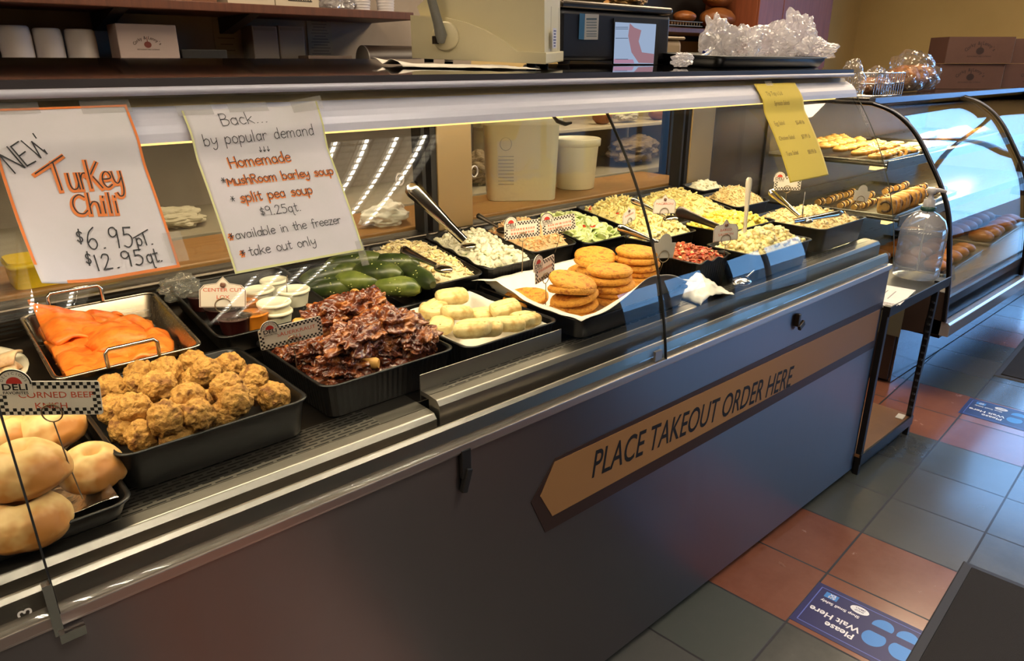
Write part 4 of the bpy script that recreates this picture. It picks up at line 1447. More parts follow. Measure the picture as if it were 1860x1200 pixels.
sal('dill_salad', 'lumpy white dill salad in the wavy black tray', 'dill', .034, [M_dill, M_green], [('dice', 190, .008, 0), ('rice', 70, .0035, 1)], 2, nz=.018)
sal('pink_salad', 'pinkish orange shredded salad behind the two checkered signs', 'pink', .046, [M_pink, M_chick], [('shred', 240, .009, 0), ('dice', 80, .006, 1)], 3)
sal('cucumber_salad', 'pale green sliced cucumber salad with bits of tomato', 'cuc', .020, [M_cuc, M_greenl, M_red], [('coin', 110, .016, 1), ('dice', 16, .008, 2), ('dice', 60, .007, 0)], 4)
sal('noodle_salad', 'yellow noodle salad in the left of the two back noodle trays', 'mac', .044, [M_mac, M_potato, M_red], [('curl', 210, .013, 0), ('dice', 60, .008, 1), ('dice', 8, .006, 2)], 5)
sal('macaroni_salad', 'yellow macaroni salad under the flat spoon', 'mac2', .044, [M_mac, M_potato], [('elbow', 260, .008, 0), ('dice', 60, .007, 1)], 6)
sal('rice_salad', 'pale rice-like salad in the back right corner', 'orzo', .050, [M_orzo, M_chick], [('rice', 420, .006, 0), ('dice', 60, .005, 1)], 7)
sal('bean_salad', 'glossy red bean salad behind the grey sign back', 'bean', .030, [M_bean, M_potato, M_red], [('rice', 200, .009, 0), ('rice', 70, .008, 2), ('dice', 25, .006, 1)], 8)
sal('pasta_salad', 'creamy yellow salad between the beans and the noodles', 'pasta', .034, [M_potato, M_mac], [('dice', 110, .010, 0), ('elbow', 90, .008, 1)], 9)
sal('potato_salad', 'creamy chunky potato salad in the long front tray', 'pot', .046, [M_potato, M_chick], [('dice', 150, .011, 0), ('dice', 70, .008, 1)], 10)
sal('egg_salad', 'bright yellow chopped egg salad', 'egg', .040, [M_egg, M_potato], [('dice', 200, .009, 0), ('dice', 40, .008, 1)], 11)
sal('tuna_salad', 'flaky tan tuna salad in the deep tray at the right end', 'tuna', .034, [M_orzo, M_chick, M_potato], [('shred', 240, .009, 0), ('dice', 90, .006, 1), ('dice', 40, .006, 2)], 12)
sw = tray('small tray of white spread at the back beside the right post', 2.43, 2.62, 1.612, 1.715, 1.078, .06, .15)
salad('white_spread', 'small heap of white spread at the back beside the right post', (2.43, 2.62, 1.612, 1.715, 1.078), .15, .02, [M_dill], [('dice', 30, .006, 0)], 13, low=.006)

# spoons and tongs -------------------------------------------------------------------
def spoon(label, a, b, w=.011, bowl=True, name='serving_spoon', mat=None, hole=True):
    """a = where it enters the food, b = end of the handle"""
    t = thing(name, label, 'serving spoon', a)
    d = (b - a)
    L = d.length
    d.normalize()
    s = d.cross(CAM - a)
    s.normalize()
    n = s.cross(d)
    prof = [(0, .55), (.3, .60), (.7, .85), (.9, 1.05), (.97, .9), (1.0, .45)]
    rings = []
    for k, ww in prof:
        c = a + d * (L * k)
        h = w * ww
        rings.append([c - s * h, c - s * h * .55 + n * .003, c + s * h * .55 + n * .003, c + s * h, c + s * h * .55 - n * .0012, c - s * h * .55 - n * .0012])
    m = mat or M_chrome
    MB().loft(rings).build('spoon_handle', m, t)
    if hole:
        c = a + d * (L * .93) + n * .0026
        MB().add([c + s * (w * .30 * math.cos(q)) + d * (w * .45 * math.sin(q)) for q in (2 * math.pi * k / 14 for k in range(14))], [tuple(range(14))]).build('hang_hole', M_blackmatt, t)
    if bowl:
        c = a - d * .022
        MB().blob(c, (.026, .019, .010), 0, 1, 0, (0, 0, math.atan2(d.y, d.x)), 3).build('spoon_bowl', m, t)
    return t


A = at(843, 437, 1.085)
spoon('big steel spoon leaning out of the white dill salad', A, aty(742, 335, A.y + .10), .023)
A = at(792, 482, 1.075)
spoon('steel spoon with a looped handle in the chicken salad', A, aty(728, 452, A.y + .10), .012)
A = at(1208, 392, 1.090)
spoon('steel spoon with a rounded loop end in the noodle salad', A, aty(1146, 362, A.y + .05), .010)
A = at(1195, 440, 1.060)
spoon('long steel spoon lying between the cucumber and noodle trays', A, aty(1122, 412, A.y + .08), .012, hole=False)
A = at(1305, 412, 1.075)
spoon('flat grey spoon lying over the macaroni salad', A, aty(1228, 382, A.y + .08), .017, mat=M_darksteel)
A = at(1352, 428, 1.060)
spoon('pale spoon standing upright in the potato salad', A, aty(1361, 322, A.y + .02), .009, mat=pm('pale_plastic', (.80, .76, .68), .4), hole=False)
A = at(1452, 392, 1.085)
spoon('steel spoon leaning out of the egg salad to the left', A, aty(1398, 346, A.y + .10), .012, hole=False)
A = at(1442, 402, 1.080)
spoon('steel tongs-like spoon lying across the tuna salad', A, aty(1530, 386, A.y - .02), .012, bowl=False)
A = at(905, 412, 1.085)
spoon('dark-handled spoon in the pink salad tray', A, aty(866, 390, A.y + .06), .008, mat=M_darksteel, hole=False)
A = at(1345, 510, .978)
MB_ = thing('serving_ladle', 'small shiny ladle bowl lying on the deck by the bean salad', 'ladle', A)
MB().blob(A, (.035, .030, .012), 0, 1, 0, (0, 0, .4), 3).build('ladle_bowl', M_chrome, MB_)
MB().tube([A + Vector((.03, 0, .006)), A + Vector((.08, .01, .012))], .004, 8).build('ladle_handle', M_chrome, MB_)

# price signs on wire stakes ------------------------------------------------------------
M_cardback = pm('sign_card_back', (.66, .64, .60), .55)
M_wire = pm('wire', (.62, .55, .45), .3, .9)


def sign(label, kind, c, yaw, w, h, roll, base, lines=(), text=.0, scribble=0):
    c, base = Vector(c), Vector(base)
    yaw, roll = math.radians(yaw), math.radians(roll)
    u0, up = Vector((math.cos(yaw), math.sin(yaw), 0)), Vector((0, 0, 1))
    nrm = Vector((math.sin(yaw), -math.cos(yaw), 0))
    if nrm.dot(CAM - c) < 0:
        nrm = -nrm
        u0 = -u0
    u = u0 * math.cos(roll) + up * math.sin(roll)
    v = up * math.cos(roll) - u0 * math.sin(roll)
    P = lambda a, b, d=0.0: c + u * a + v * b + nrm * d
    t = thing('price_sign', label, 'price sign', base, 'price signs on wire stakes')
    if kind == 'checker':
        out = rrect(-w / 2, w / 2, -h / 2, h / 2, h * .08, 3)
    elif kind == 'peak':
        out = [(-w / 2, -h / 2), (w / 2, -h / 2), (w / 2, h * .12), (w * .40, h * .30), (w * .14, h * .36), (0, h * .60), (-w * .14, h * .36), (-w * .40, h * .30), (-w / 2, h * .12)]
    else:
        out = [(-w / 2 * .9, -h / 2), (w / 2 * .9, -h / 2), (w / 2, h * .18)] + [(w * .30 * math.cos(a), h * .18 + h * .40 * math.sin(a)) for a in (math.pi * k / 10 for k in range(11))] + [(-w / 2, h * .18)]
    MB().prism(out, lambda a, b: P(a, b, -.0006), lambda a, b: P(a, b, .0006)).build('card', M_cardback if kind == 'back' else M_card, t)
    if kind == 'checker':
        q = h / 10.5
        mb = MB()

        def sq(a, b):
            mb.add([P(a, b, .0008), P(a + q, b, .0008), P(a + q, b + q, .0008), P(a, b + q, .0008)], [(0, 1, 2, 3)])
        nx, ny = int(w / q), int(h / q)
        ax, ay = -nx * q / 2, -ny * q / 2
        for i in range(nx):
            for j in range(ny):
                if (i < 2 or i >= nx - 2 or j < 2 or j >= ny - 2) and (i + j) % 2 == 0:
                    sq(ax + i * q, ay + j * q)
        mb.build('checker_border', M_ink, t)
        R = h * .42
        cx, cy = -w * .32, h * .43
        arc = [(cx + R * math.cos(a), cy + R * math.sin(a)) for a in (math.pi * k / 16 for k in range(17))]
        lg = MB().prism(arc + [(cx - R, cy - R * .75), (cx + R, cy - R * .75)], lambda a, b: P(a, b, -.0005), lambda a, b: P(a, b, .0011)).build('logo_plate', M_card, t)
        mb = MB()
        for k in range(16):
            a, b = math.pi * k / 16, math.pi * (k + 1) / 16
            mb.add([P(cx + r_ * math.cos(z_), cy + r_ * math.sin(z_), .0013) for r_, z_ in ((R, a), (R * .90, a), (R * .90, b), (R, b))], [(0, 1, 2, 3)])
        put_text(mb, 'DELI', R * .62, lambda a, b: P(cx + a, cy - R * .42 + b, .0014), bold=.02, sx=1.25)
        put_text(mb, 'FAVORITES', R * .27, lambda a, b: P(cx + a, cy - R * .70 + b, .0014), bold=.015, sx=1.1)
        for k, ch in enumerate('DELICIOUS'):
            th = math.radians(160 - 17.5 * k)
            vs, fs = text_mb(ch, R * .26)
            mb.add([P(cx + R * .64 * math.cos(th) + a * math.sin(th) + b * math.cos(th), cy + R * .64 * math.sin(th) - a * math.cos(th) + b * math.sin(th), .0014) for a, b in vs], fs)
        mb.build('logo_print', M_ink, lg)
        MB().add([P(cx + R * .46 * math.cos(a), cy + R * .02 + R * .46 * math.sin(a), .0013) for a in (math.pi * k / 12 for k in range(13))], [tuple(range(13))]).build('logo_sun', pm('logo_red', (.72, .20, .17), .5), lg)
    if kind == 'peak':
        mb = MB()
        for k in range(len(out)):
            a, b = Vector(out[k]), Vector(out[(k + 1) % len(out)])
            mb.add([P(*(a * .97), .0008), P(*(b * .97), .0008), P(*(b * .94), .0008), P(*(a * .94), .0008)], [(0, 1, 2, 3)])
        mb.blob(P(0, h * .30, .001), (h * .09,) * 3, .3, 2, 1, (0, 0, 0), 2)
        mb.build('printed_edge', pm('sepia_ink', (.42, .28, .22), .6), t)
    if lines:
        mb = MB()
        for k, (s_, dx, dy) in enumerate(lines):
            put_text(mb, s_, text, lambda a, b: P(a + dx, b + dy, .0009), sx=1.15)
        mb.build('lettering', M_redink, t)
    if scribble:
        mb = MB()
        rn = random.Random(label)
        for k in range(scribble):
            x = -w * .32
            yy = -h * .02 - k * h * .22
            while x < w * .34:
                l = rn.uniform(.04, .10) * w
                hh = h * .12
                mb.add([P(x, yy, .0009), P(x + l * .5, yy, .0009), P(x + l * .5, yy + hh, .0009), P(x, yy + hh, .0009)], [(0, 1, 2, 3)])
                x += l * .85
        mb.build('faded_print', pm('faded_red', (.78, .50, .40), .6), t)
    rr = h * .26
    rc = P(0, -h * .42, .002)
    ring = [rc + u * rr * math.cos(a) + v * rr * math.sin(a) + nrm * .0005 for a in (2 * math.pi * k / 20 for k in range(20))]
    cl = MB().tube(ring, .0011, 6, loop=True)
    bot = rc - v * rr
    cl.tube([bot, (bot + base) / 2 + nrm * .002, base], .0011, 6)
    cl.build('wire_clip', M_wire, t)
    return t


sign('checkered sign reading CORNED BEEF KNISH at the left edge', 'checker', (.118, 1.067, 1.127), -32, .126, .050, -4, at(150, 905, .975), (('CORNED BEEF', .008, .001), ('KNISH', 0, -.015)), .0125)
sign('checkered sign reading SAUERKRAUT BALL in front of the ribs', 'checker', (.536, 1.231, 1.070), -8, .120, .040, 3, at(542, 690, .965), (('SAUERKRAUT', .010, -.001), ('BALL', .006, -.0115)), .0105)
sign('peaked sign reading CENTER CUT LOX among the sauce cups', 'peak', (.516, 1.511, 1.087), -19, .094, .062, -7, at(412, 600, .99), (('CENTER CUT', 0, .004), ('LOX', 0, -.012)), .0115)
sign('left of the two checkered signs before the pink salad', 'checker', (1.264, 1.378, 1.138), -14, .106, .046, 1, at(948, 495, 1.02), scribble=2)
sign('right of the two checkered signs before the pink salad', 'checker', (1.456, 1.433, 1.116), -30, .100, .046, 9, at(1008, 458, 1.03), scribble=2)
sign('tilted checkered sign in front of the potato pancakes', 'checker', (1.173, 1.198, 1.084), 14, .088, .052, 4, at(990, 565, .97), scribble=1)
sign('small peaked sign turned sideways by the noodle salad', 'peak', (1.715, 1.388, 1.114), 8, .072, .046, 8, at(1140, 440, 1.03), scribble=1)
sign('peaked sign reading MACARONI over the noodle salad', 'peak', (1.813, 1.331, 1.142), -32, .072, .054, -1, at(1195, 425, 1.05), (('MACARONI', 0, 0),), .0095)
sign('grey back of an arched sign standing by the glass seam', 'back', (1.569, 1.141, 1.085), -20, .068, .062, -4, at(1190, 512, .98))
sign('peaked sign leaning in front of the potato salad', 'peak', (1.817, 1.113, 1.096), -28, .078, .058, 3, at(1310, 488, .98), (('BAKED', 0, 0), ('SALMON', 0, -.013)), .0105)
sign('grey sign seen edge-on by the egg salad', 'back', (2.348, 1.155, 1.104), 25, .070, .070, 0, at(1454, 425, 1.0))
sign('blank cream arched sign in the right end of the case', 'plain', (2.600, 1.072, 1.120), -42, .056, .052, -6, (2.60, 1.075, 1.06))
sign('checkered sign half hidden behind the yellow notice', 'checker', (2.50, 1.30, 1.140), -45, .095, .050, 0, (2.50, 1.30, 1.075))
mb = thing('wire_stake', 'bent wire stake without a card, standing behind the ribs', 'wire stake', at(533, 560, 1.02))
q = at(533, 560, 1.02)
MB().tube([q, q + Vector((-.012, 0, .03)), q + Vector((-.010, 0, .055)), q + Vector((-.006, 0, .08))], .0013, 6).build('wire', M_wire, mb)

# behind the case: cutting board ledge with tubs --------------------------------------------
cbd = thing('cutting_board', 'long maple cutting board along the back of the deli case', 'cutting board', (1.0, 1.95, 1.05))
MB().box(-.6, 2.66, 1.806, 2.10, 1.055, 1.085).build('board', M_wood, cbd, .004)
MB().box(-.5, 2.6, 1.806, 1.83, .90, 1.055).box(-.5, -.46, 1.83, 2.06, 1.02, 1.055).box(2.56, 2.6, 1.83, 2.06, 1.02, 1.055).build('bracket', M_darksteel, cbd)
M_bucket = pm('bucket_plastic', (.88, .85, .74), .4)
bk = thing('food_bucket', 'tall square white plastic bucket standing on the cutting board', 'bucket', (1.815, 1.995, 1.085))


def sq_ring(cx, cy, s, r, z, yaw):
    ca, sa = math.cos(yaw), math.sin(yaw)
    return [(cx + x * ca - y * sa, cy + x * sa + y * ca, z) for x, y in rrect(-s, s, -s, s, r, 6)]


yw = math.radians(-38)
MB().loft([sq_ring(1.815, 1.995, s_, r_, 1.0855 + z_, yw) for s_, r_, z_ in ((.118, .03, 0), (.122, .03, .004), (.132, .03, .27), (.138, .03, .272), (.139, .03, .30), (.136, .03, .305), (.132, .03, .30), (.128, .03, .28), (.120, .03, .24), (0.06, .02, .235))]).build('bucket_body', M_bucket, bk)
MB().loft([sq_ring(1.815, 1.995, s_, .03, 1.0855 + z_, yw) for s_, z_ in ((.1395, .262), (.142, .265), (.142, .30), (.1395, .303))], True, False, False).build('rim_band', M_bucket, bk)
lb = MB()
un, nn = Vector((math.cos(yw), math.sin(yw), 0)), Vector((math.sin(yw), -math.cos(yw), 0))
cc = Vector((1.815, 1.995, 1.0855)) + nn * .1295
for k in range(9):
    z_ = .06 + .012 * k
    lb.add([cc + un * a + Vector((0, 0, b)) for a, b in ((-.085, z_), (-.03, z_), (-.03, z_ + .003), (-.085, z_ + .003))], [(0, 1, 2, 3)])
lb.tube([cc + un * (-.058 + .02 * math.cos(a)) + Vector((0, 0, .20 + .022 * math.sin(a))) for a in (2 * math.pi * k / 16 for k in range(16))], .001, 5, loop=True)
lb.build('printed_label', pm('grey_print', (.55, .52, .46), .6), bk)
pk = thing('food_pail', 'round white plastic pail with a rimmed lid beside the tall bucket', 'pail', (2.10, 1.98, 1.085))
MB().lathe([(.070, .001), (.074, .004), (.086, .165), (.088, .17)], (2.10, 1.98, 1.085), 32).build('pail_body', M_bucket, pk)
MB().lathe([(.086, .163), (.094, .165), (.095, .19), (.090, .193), (.086, .188), (0, .187)], (2.10, 1.98, 1.085), 32).build('lid', M_bucket, pk)
pt = MB().blob((0, 0, 0), (.075, .045, .035), .5, 1.5, 4, (0, 0, 0), 4).build('paper_towel', M_liner)
pt.location = aty(702, 412, 1.885)
pt.location.z = 1.116
tag(pt, 'crumpled white paper towel lying on the cutting board', 'paper towel')
yt = thing('yellow_tub', 'yellow square tub on the cutting board at the left', 'tub', (.27, 1.88, 1.085))
M_yel = pm('yellow_tub_plastic', (.85, .72, .12), .4)
MB().loft([[(x, y, 1.0855 + z_) for x, y in rrect(.19 - e, .40 + e, 1.83 - e, 1.93 + e, .02, 5)] for e, z_ in ((0, 0), (.004, .045), (.007, .046), (.007, .055), (0, .056))]).build('tub_body', M_yel, yt)
MB().loft([[(x, y, 1.1415 + z_) for x, y in rrect(.186, .404, 1.826, 1.934, .02, 5)] for z_ in (0, .004)]).build('lid', M_yel, yt)

# ------------------------------------------------------------------ on top of the deli case
M_beige = pm('slicer_beige', (.87, .83, .68), .42, c2=(.85, .81, .66), scale=6)
M_grey = pm('lever_grey', (.52, .52, .50), .4, c2=(.46, .46, .44), scale=20)
A, B = Vector((1.105, 1.62, 0)), Vector((1.300, 1.335, 0))
su = (B - A).normalized()
sn = Vector((su.y, -su.x, 0))
if sn.dot(-A) < 0:
    sn = -sn
SZ = 1.5475
sl = thing('bread_slicer', 'beige bread slicer with a grey lever standing on the deli case', 'slicer', A + Vector((.1, 0, SZ)))


def SP_(d):
    def f(a, b):
        p = A + su * a + sn * d
        p.z = ZTOP(p.y) + .011 + b
        return p
    return f



low = [(0, 0), (.345, 0), (.345, .026), (.272, .026), (.235, .050), (.19, .072), (.14, .088), (.09, .097), (0, .100)]
MB().prism(low, SP_(-.24), SP_(0)).build('lower_housing', M_beige, sl, .003)
upp = [(.05, .02), (.338, .02), (.332, .30), (.29, .42), (.09, .36), (.07, .165), (.012, .120)]
MB().prism(upp, SP_(-.225), SP_(-.018)).build('upper_housing', M_beige, sl, .004)
Rm = Matrix((su, Vector((0, 0, 1)), sn)).transposed()
mb = MB().lathe([(.034, 0), (.034, .006), (.030, .009), (0, .009)], (0, 0, 0), 28)
mb.v = [Rm @ v + SP_(.001)(.092, .054) for v in mb.v]
mb.build('lever_boss', M_beige, sl)
piv = SP_(.016)(.085, .056)
lv = []
for k, (a, b, r) in enumerate([(.083, .040, .010), (.086, .056, .015), (.080, .085, .012), (.066, .14, .011), (.058, .26, .010)]):
    lv.append((SP_(.016 + .004 * k)(a, b), r))
MB().tube([p for p, r in lv], [r for p, r in lv], 12).build('lever', M_grey, sl)
MB().obox(SP_(.022)(.072, .045), (.012, .012, .018)).build('lever_screw', M_darksteel, sl)
for a in (.03, .30):
    for d in (-.04, -.20):
        p = SP_(d)(a, 0)
        MB().lathe([(.012, 0), (.012, .0095)], (p.x, p.y, ZTOP(p.y) + .0010), 12).build('foot', M_rubber, sl)
ev = lambda a, b: SP_(-a)(.3462, b)
mb = MB()
for a in (.05, .15):
    mb.add([ev(a + q, b) for q, b in ((-.003, .03), (.003, .03), (.003, .13), (-.003, .13))], [(0, 1, 2, 3)])
mb.build('vent_slot', pm('slicer_slot', (.62, .57, .40), .5), sl)
lbm = MB().add([ev(a, b) for a, b in ((.075, .035), (.125, .035), (.125, .082), (.075, .082))], [(0, 1, 2, 3)]).build('sticker', pm('sticker_white', (.82, .81, .84), .5), sl)
mb = MB()
for k, wd in enumerate((.034, .028, .032, .036, .030, .024)):
    mb.add([ev(a, b) + su * .0006 for a, b in ((.1 - wd / 2, .074 - .007 * k), (.1 + wd / 2, .074 - .007 * k), (.1 + wd / 2, .077 - .007 * k), (.1 - wd / 2, .077 - .007 * k))], [(0, 1, 2, 3)])
mb.build('sticker_print', pm('blue_print', (.22, .24, .45), .6), lbm)
wp = thing('wax_paper', 'loose sheet of white wax paper lying under the slicer', 'paper', (1.0, 1.42, ZTOP(1.42)))
MB().grid(lambda u, v: (.93 + .30 * u + .02 * v, 1.40 + .16 * v - .12 * u, ZTOP(1.40 + .16 * v - .12 * u) + .003 + .012 * max(0, .2 - u) * 5 * abs(math.sin(v * 5)) + .004 * abs(noise.noise(Vector((u * 5, v * 4, 2))))), 26, 14).build('sheet', M_liner, wp).modifiers.new('t', 'SOLIDIFY').thickness = .0006

# label-printing scale
SY = 1.50
sc = thing('deli_scale', 'black scale with a lit screen on top of the deli case, beside the slicer', 'scale', (1.76, 1.58, ZTOP(1.58)))
zb, zt = ZTOP(1.66) + .004, aty(1228, 15, 1.5).z
MB().box(1.515, 2.005, SY, 1.66, zb, zt - .022).build('body', pm('scale_black', (.07, .07, .085), .4), sc, .012, seg=3)
MB().box(1.512, 2.01, SY - .004, 1.664, zt - .020, zt).build('platter', M_darksteel, sc, .008, seg=3)
for x in (1.56, 1.95):
    for y in (1.53, 1.63):
        MB().lathe([(.016, 0), (.02, zb - ZTOP(y) - .001)], (x, y, ZTOP(y) + .0012), 12).build('foot', M_blackmatt, sc)
q = [aty(*p, SY - .001) for p in ((1113, 117), (1193, 117.3), (1197, 36), (1114, 33))]
bz = MB().prism([(p.x, p.z) for p in q], lambda x, z: (x, SY + .002, z), lambda x, z: (x, SY - .004, z)).build('screen_bezel', M_blackmatt, sc)
q = [aty(*p, SY - .005) for p in ((1115, 115.5), (1187, 116), (1192, 44), (1118, 40))]
scr = MB().prism([(p.x, p.z) for p in q], lambda x, z: (x, SY - .004, z), lambda x, z: (x, SY - .005, z)).build('screen', emit_mat('screen_white', (.66, .74, .86), .8), bz)
SC = lambda l, d: [aty(px_, py_, SY - d) for px_, py_ in l]
MB().add(SC([(1144, 42), (1152, 50), (1165, 55), (1160, 75), (1166, 95), (1188, 98), (1187, 115), (1160, 114), (1147, 95), (1141, 65)], .0056), [tuple(range(10))]).build('screen_picture', emit_mat('screen_pink', (.66, .50, .54), .8), bz)
mb = MB().add(SC([(1115, 107), (1150, 108), (1152, 115), (1115, 115)], .0056), [(0, 1, 2, 3)])
mb.build('screen_bar', emit_mat('screen_rose', (.74, .56, .66), .8), bz)
mb = MB()
for yy in (49, 52, 69, 107):
    mb.add(SC([(1118, yy), (1141, yy), (1141, yy + 1), (1118, yy + 1)], .006), [(0, 1, 2, 3)])
mb.build('screen_text', emit_mat('screen_grey', (.35, .42, .52), .6), bz)
lb = MB().add(SC([(1061, 72), (1086, 72), (1088, 26), (1063, 25)], .002), [(0, 1, 2, 3)]).build('notice_label', pm('label_white', (.75, .74, .72), .5), sc)
MB().add(SC([(1051, 71), (1061, 72), (1063, 25), (1053, 24)], .0022), [(0, 1, 2, 3)]).build('label_band', pm('label_blue', (.20, .42, .58), .5), lb)
mb = MB()
for k, yy in enumerate((33, 40, 45, 50, 56, 61, 65)):
    mb.add(SC([(1065, yy), (1084, yy), (1084, yy + (3 if k == 0 else 1.2)), (1065, yy + (3 if k == 0 else 1.2))], .003), [(0, 1, 2, 3)])
mb.build('label_print', pm('label_ink', (.30, .38, .42), .5), lb)
sd = thing('cream_appliance', 'small cream plastic machine half hidden behind the scale', 'appliance', (2.12, 1.64, ZTOP(1.64)))
MB().box(2.055, 2.19, 1.58, 1.69, ZTOP(1.69) + .002, 1.625).build('body', pm('cream_plastic', (.76, .66, .50), .45), sd, .02, seg=4)
MB().box(2.05, 2.195, 1.575, 1.695, 1.623, 1.632).build('lid', pm('cream_plastic', (.76, .66, .50), .45), sd, .004)

# black tray heaped with clear bags
TT = (1.975, 2.655, 1.285, 1.565)
zr = ZTOP(1.285) + .034
tray('wide black tray on top of the deli case, heaped with clear plastic bags', *TT, zr, .033, .050, name='bag_tray', r=.03, inset=.018)
M_film = film_mat('bag_film', (.94, .93, .95), .42, .12, .2)


def bag(label, c, rad, seed, rot=0.0, fold=.55, mat=None, group='clear plastic bags'):
    def f(v, p):
        w = noise.turbulence(v * 1.5 + Vector((seed, 0, 0)), 3, True)
        q = p * (.70 + fold * w)
        q.z = max(q.z, -rad[2] * .8)
        return q
    o = MB().blob((0, 0, 0), rad, .25, 1.2, seed, (0, 0, 0), 4, 0, -rad[2] * .8, f).build('plastic_bag', mat or M_film)
    o.location = c
    o.rotation_euler = (0, 0, rot)
    for p in o.data.polygons:
        p.use_smooth = False
    tag(o, label, 'plastic bag', group)
    return o


zb_ = zr + .010
for i, (px_, py_, y, rad, lab) in enumerate([(1302, 78, 1.44, (.075, .05, .075), 'clear bag standing upright at the left end of the tray'), (1352, 84, 1.40, (.090, .06, .060), 'clear bag second from the left in the tray'), (1400, 78, 1.45, (.10, .07, .070), 'clear bag in the middle of the tray'),
                                          (1444, 68, 1.42, (.075, .06, .085), 'tallest clear bag, its open top sticking up at the right'), (1478, 98, 1.38, (.085, .06, .045), 'low clear bag at the right end of the tray')]):
    c = aty(px_, py_, y)
    c.z = max(c.z, zr + .05 * (y + rad[1] - 1.285) - .018 + rad[2] * .8)
    bag(lab, c, rad, i * 3.3 + 1, i * .7)
gl = bag('crumpled clear glove lying left of the bag tray', Vector((aty(1262, 112, 1.30).x - .02, 1.33, ZTOP(1.37) + .019)), (.045, .030, .022), 21, .4)
pn = thing('wrapped_utensil', 'blue-tipped wrapped utensil resting against the bags', 'utensil', aty(1283, 97, 1.38))
q = aty(1283, 97, 1.38)
MB().tube([q + Vector((-.045, -.01, -.012)), q, q + Vector((.05, .02, .012))], [.004, .008, .009], 8).build('wrapper', M_film, pn)
MB().tube([q + Vector((-.02, -.004, .003)), q + Vector((.015, .006, .010))], .005, 8).build('blue_tip', pm('deep_blue', (.10, .14, .42), .4), pn)

# hooks and strap hanging under the rail
hk = thing('plastic_hook', 'white plastic J hook hanging inside the right end of the case', 'hook', (2.46, 1.26, 1.49))
h0 = Vector((2.44, 1.27, 1.486))
MB().tube([h0, h0 + Vector((0, 0, -.03)), h0 + Vector((.004, 0, -.048)), h0 + Vector((.02, 0, -.056)), h0 + Vector((.036, 0, -.046))], .0045, 8).build('hook', M_white, hk)
st_ = thing('black_strap', 'short black strap hanging from the lamp housing over the bucket', 'strap', (1.22, 1.21, 1.43))
MB().tube([(1.205, 1.212, 1.436), (1.222, 1.214, 1.424), (1.25, 1.216, 1.416), (1.27, 1.216, 1.418)], [.003, .005, .005, .003], 6).build('strap', M_blackmatt, st_)

# ------------------------------------------------------------------ the wall behind
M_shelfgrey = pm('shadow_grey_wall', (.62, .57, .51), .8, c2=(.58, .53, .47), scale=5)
struct('shaded_wall', MB().box(-2.0, 2.75, RY1 - .02, RY1, .9, RH), M_shelfgrey)  # panel's grey holds the shade that falls on the wall behind the shelves
bc = thing('back_counter', 'long dark back counter with a pale worktop behind the deli case', 'counter', (1.2, 3.1, 0))
MB().box(-2.0, 4.3, 2.86, RY1 - .001, 0, .90).build('body', M_darksteel, bc)
MB().box(-2.0, 4.3, 2.83, RY1 - .001, .90, .935).build('worktop', pm('pale_worktop', (.62, .58, .50), .4), bc, .004)
for k in range(6):
    MB().box(-1.6 + k * .95, -.75 + k * .95, 2.852, 2.86, .10, .84).build('door', M_darksteel, bc, .003)
wsh = thing('wall_shelf', 'brown wall shelf with boxes and cups, above the back counter', 'shelf', (.8, 3.25, 1.74))
SX1 = aty(752, 34, 3.06).x
MB().box(-1.6, SX1, 3.06, 3.43, 1.738, 1.772).build('board', M_brown, wsh, .003)
for xa, xb in ((195, 240), (434, 488)):
    x = aty(xa, 40, 3.2).x
    MB().prism([(3.08, 1.737), (3.43, 1.737), (3.43, 1.67), (3.40, 1.67)], lambda y, z: (x, y, z), lambda y, z: (x + .05, y, z)).build('bracket', pm('bracket_dark', (.17, .15, .13), .5), wsh)
lsh = thing('low_shelf', 'lower wall shelf holding white cups and cartons', 'shelf', (.8, 3.25, 1.5))
MB().box(-1.6, 3.48, 3.08, 3.43, 1.475, 1.503).build('board', M_brown, lsh, .003)
for k in range(3):
    MB().box(-1.2 + 2.2 * k, -1.16 + 2.2 * k, 3.12, 3.43, 1.34, 1.475).build('bracket', pm('bracket_dark', (.17, .15, .13), .5), lsh)
M_kraft = pm('kraft_card', (.44, .29, .19), .7, c2=(.41, .265, .17), scale=12)
for i, (xa, xb) in enumerate(((85, 262), (270, 395))):
    x0, x1 = aty(xa, 8, 3.10).x, aty(xb, 8, 3.10).x
    t = thing('cardboard_box', 'brown cardboard box on the upper shelf, ' + ('left of the gap' if i == 0 else 'right of the gap'), 'box', ((x0 + x1) / 2, 3.24, 1.772), 'brown boxes on the upper shelf')
    MB().box(x0, x1, 3.10, 3.40, 1.7725, 1.95).build('carton', M_kraft, t, .003)
    MB().box((x0 + x1) / 2 - .03, (x0 + x1) / 2 + .03, 3.0985, 3.10, 1.7725, 1.95).build('packing_tape', pm('packing_tape', (.52, .36, .22), .4), t)
M_ypack = pm('printed_yellow_box', (.80, .66, .25), .55, c2=(.84, .76, .48), scale=14, c3=(.48, .34, .16))
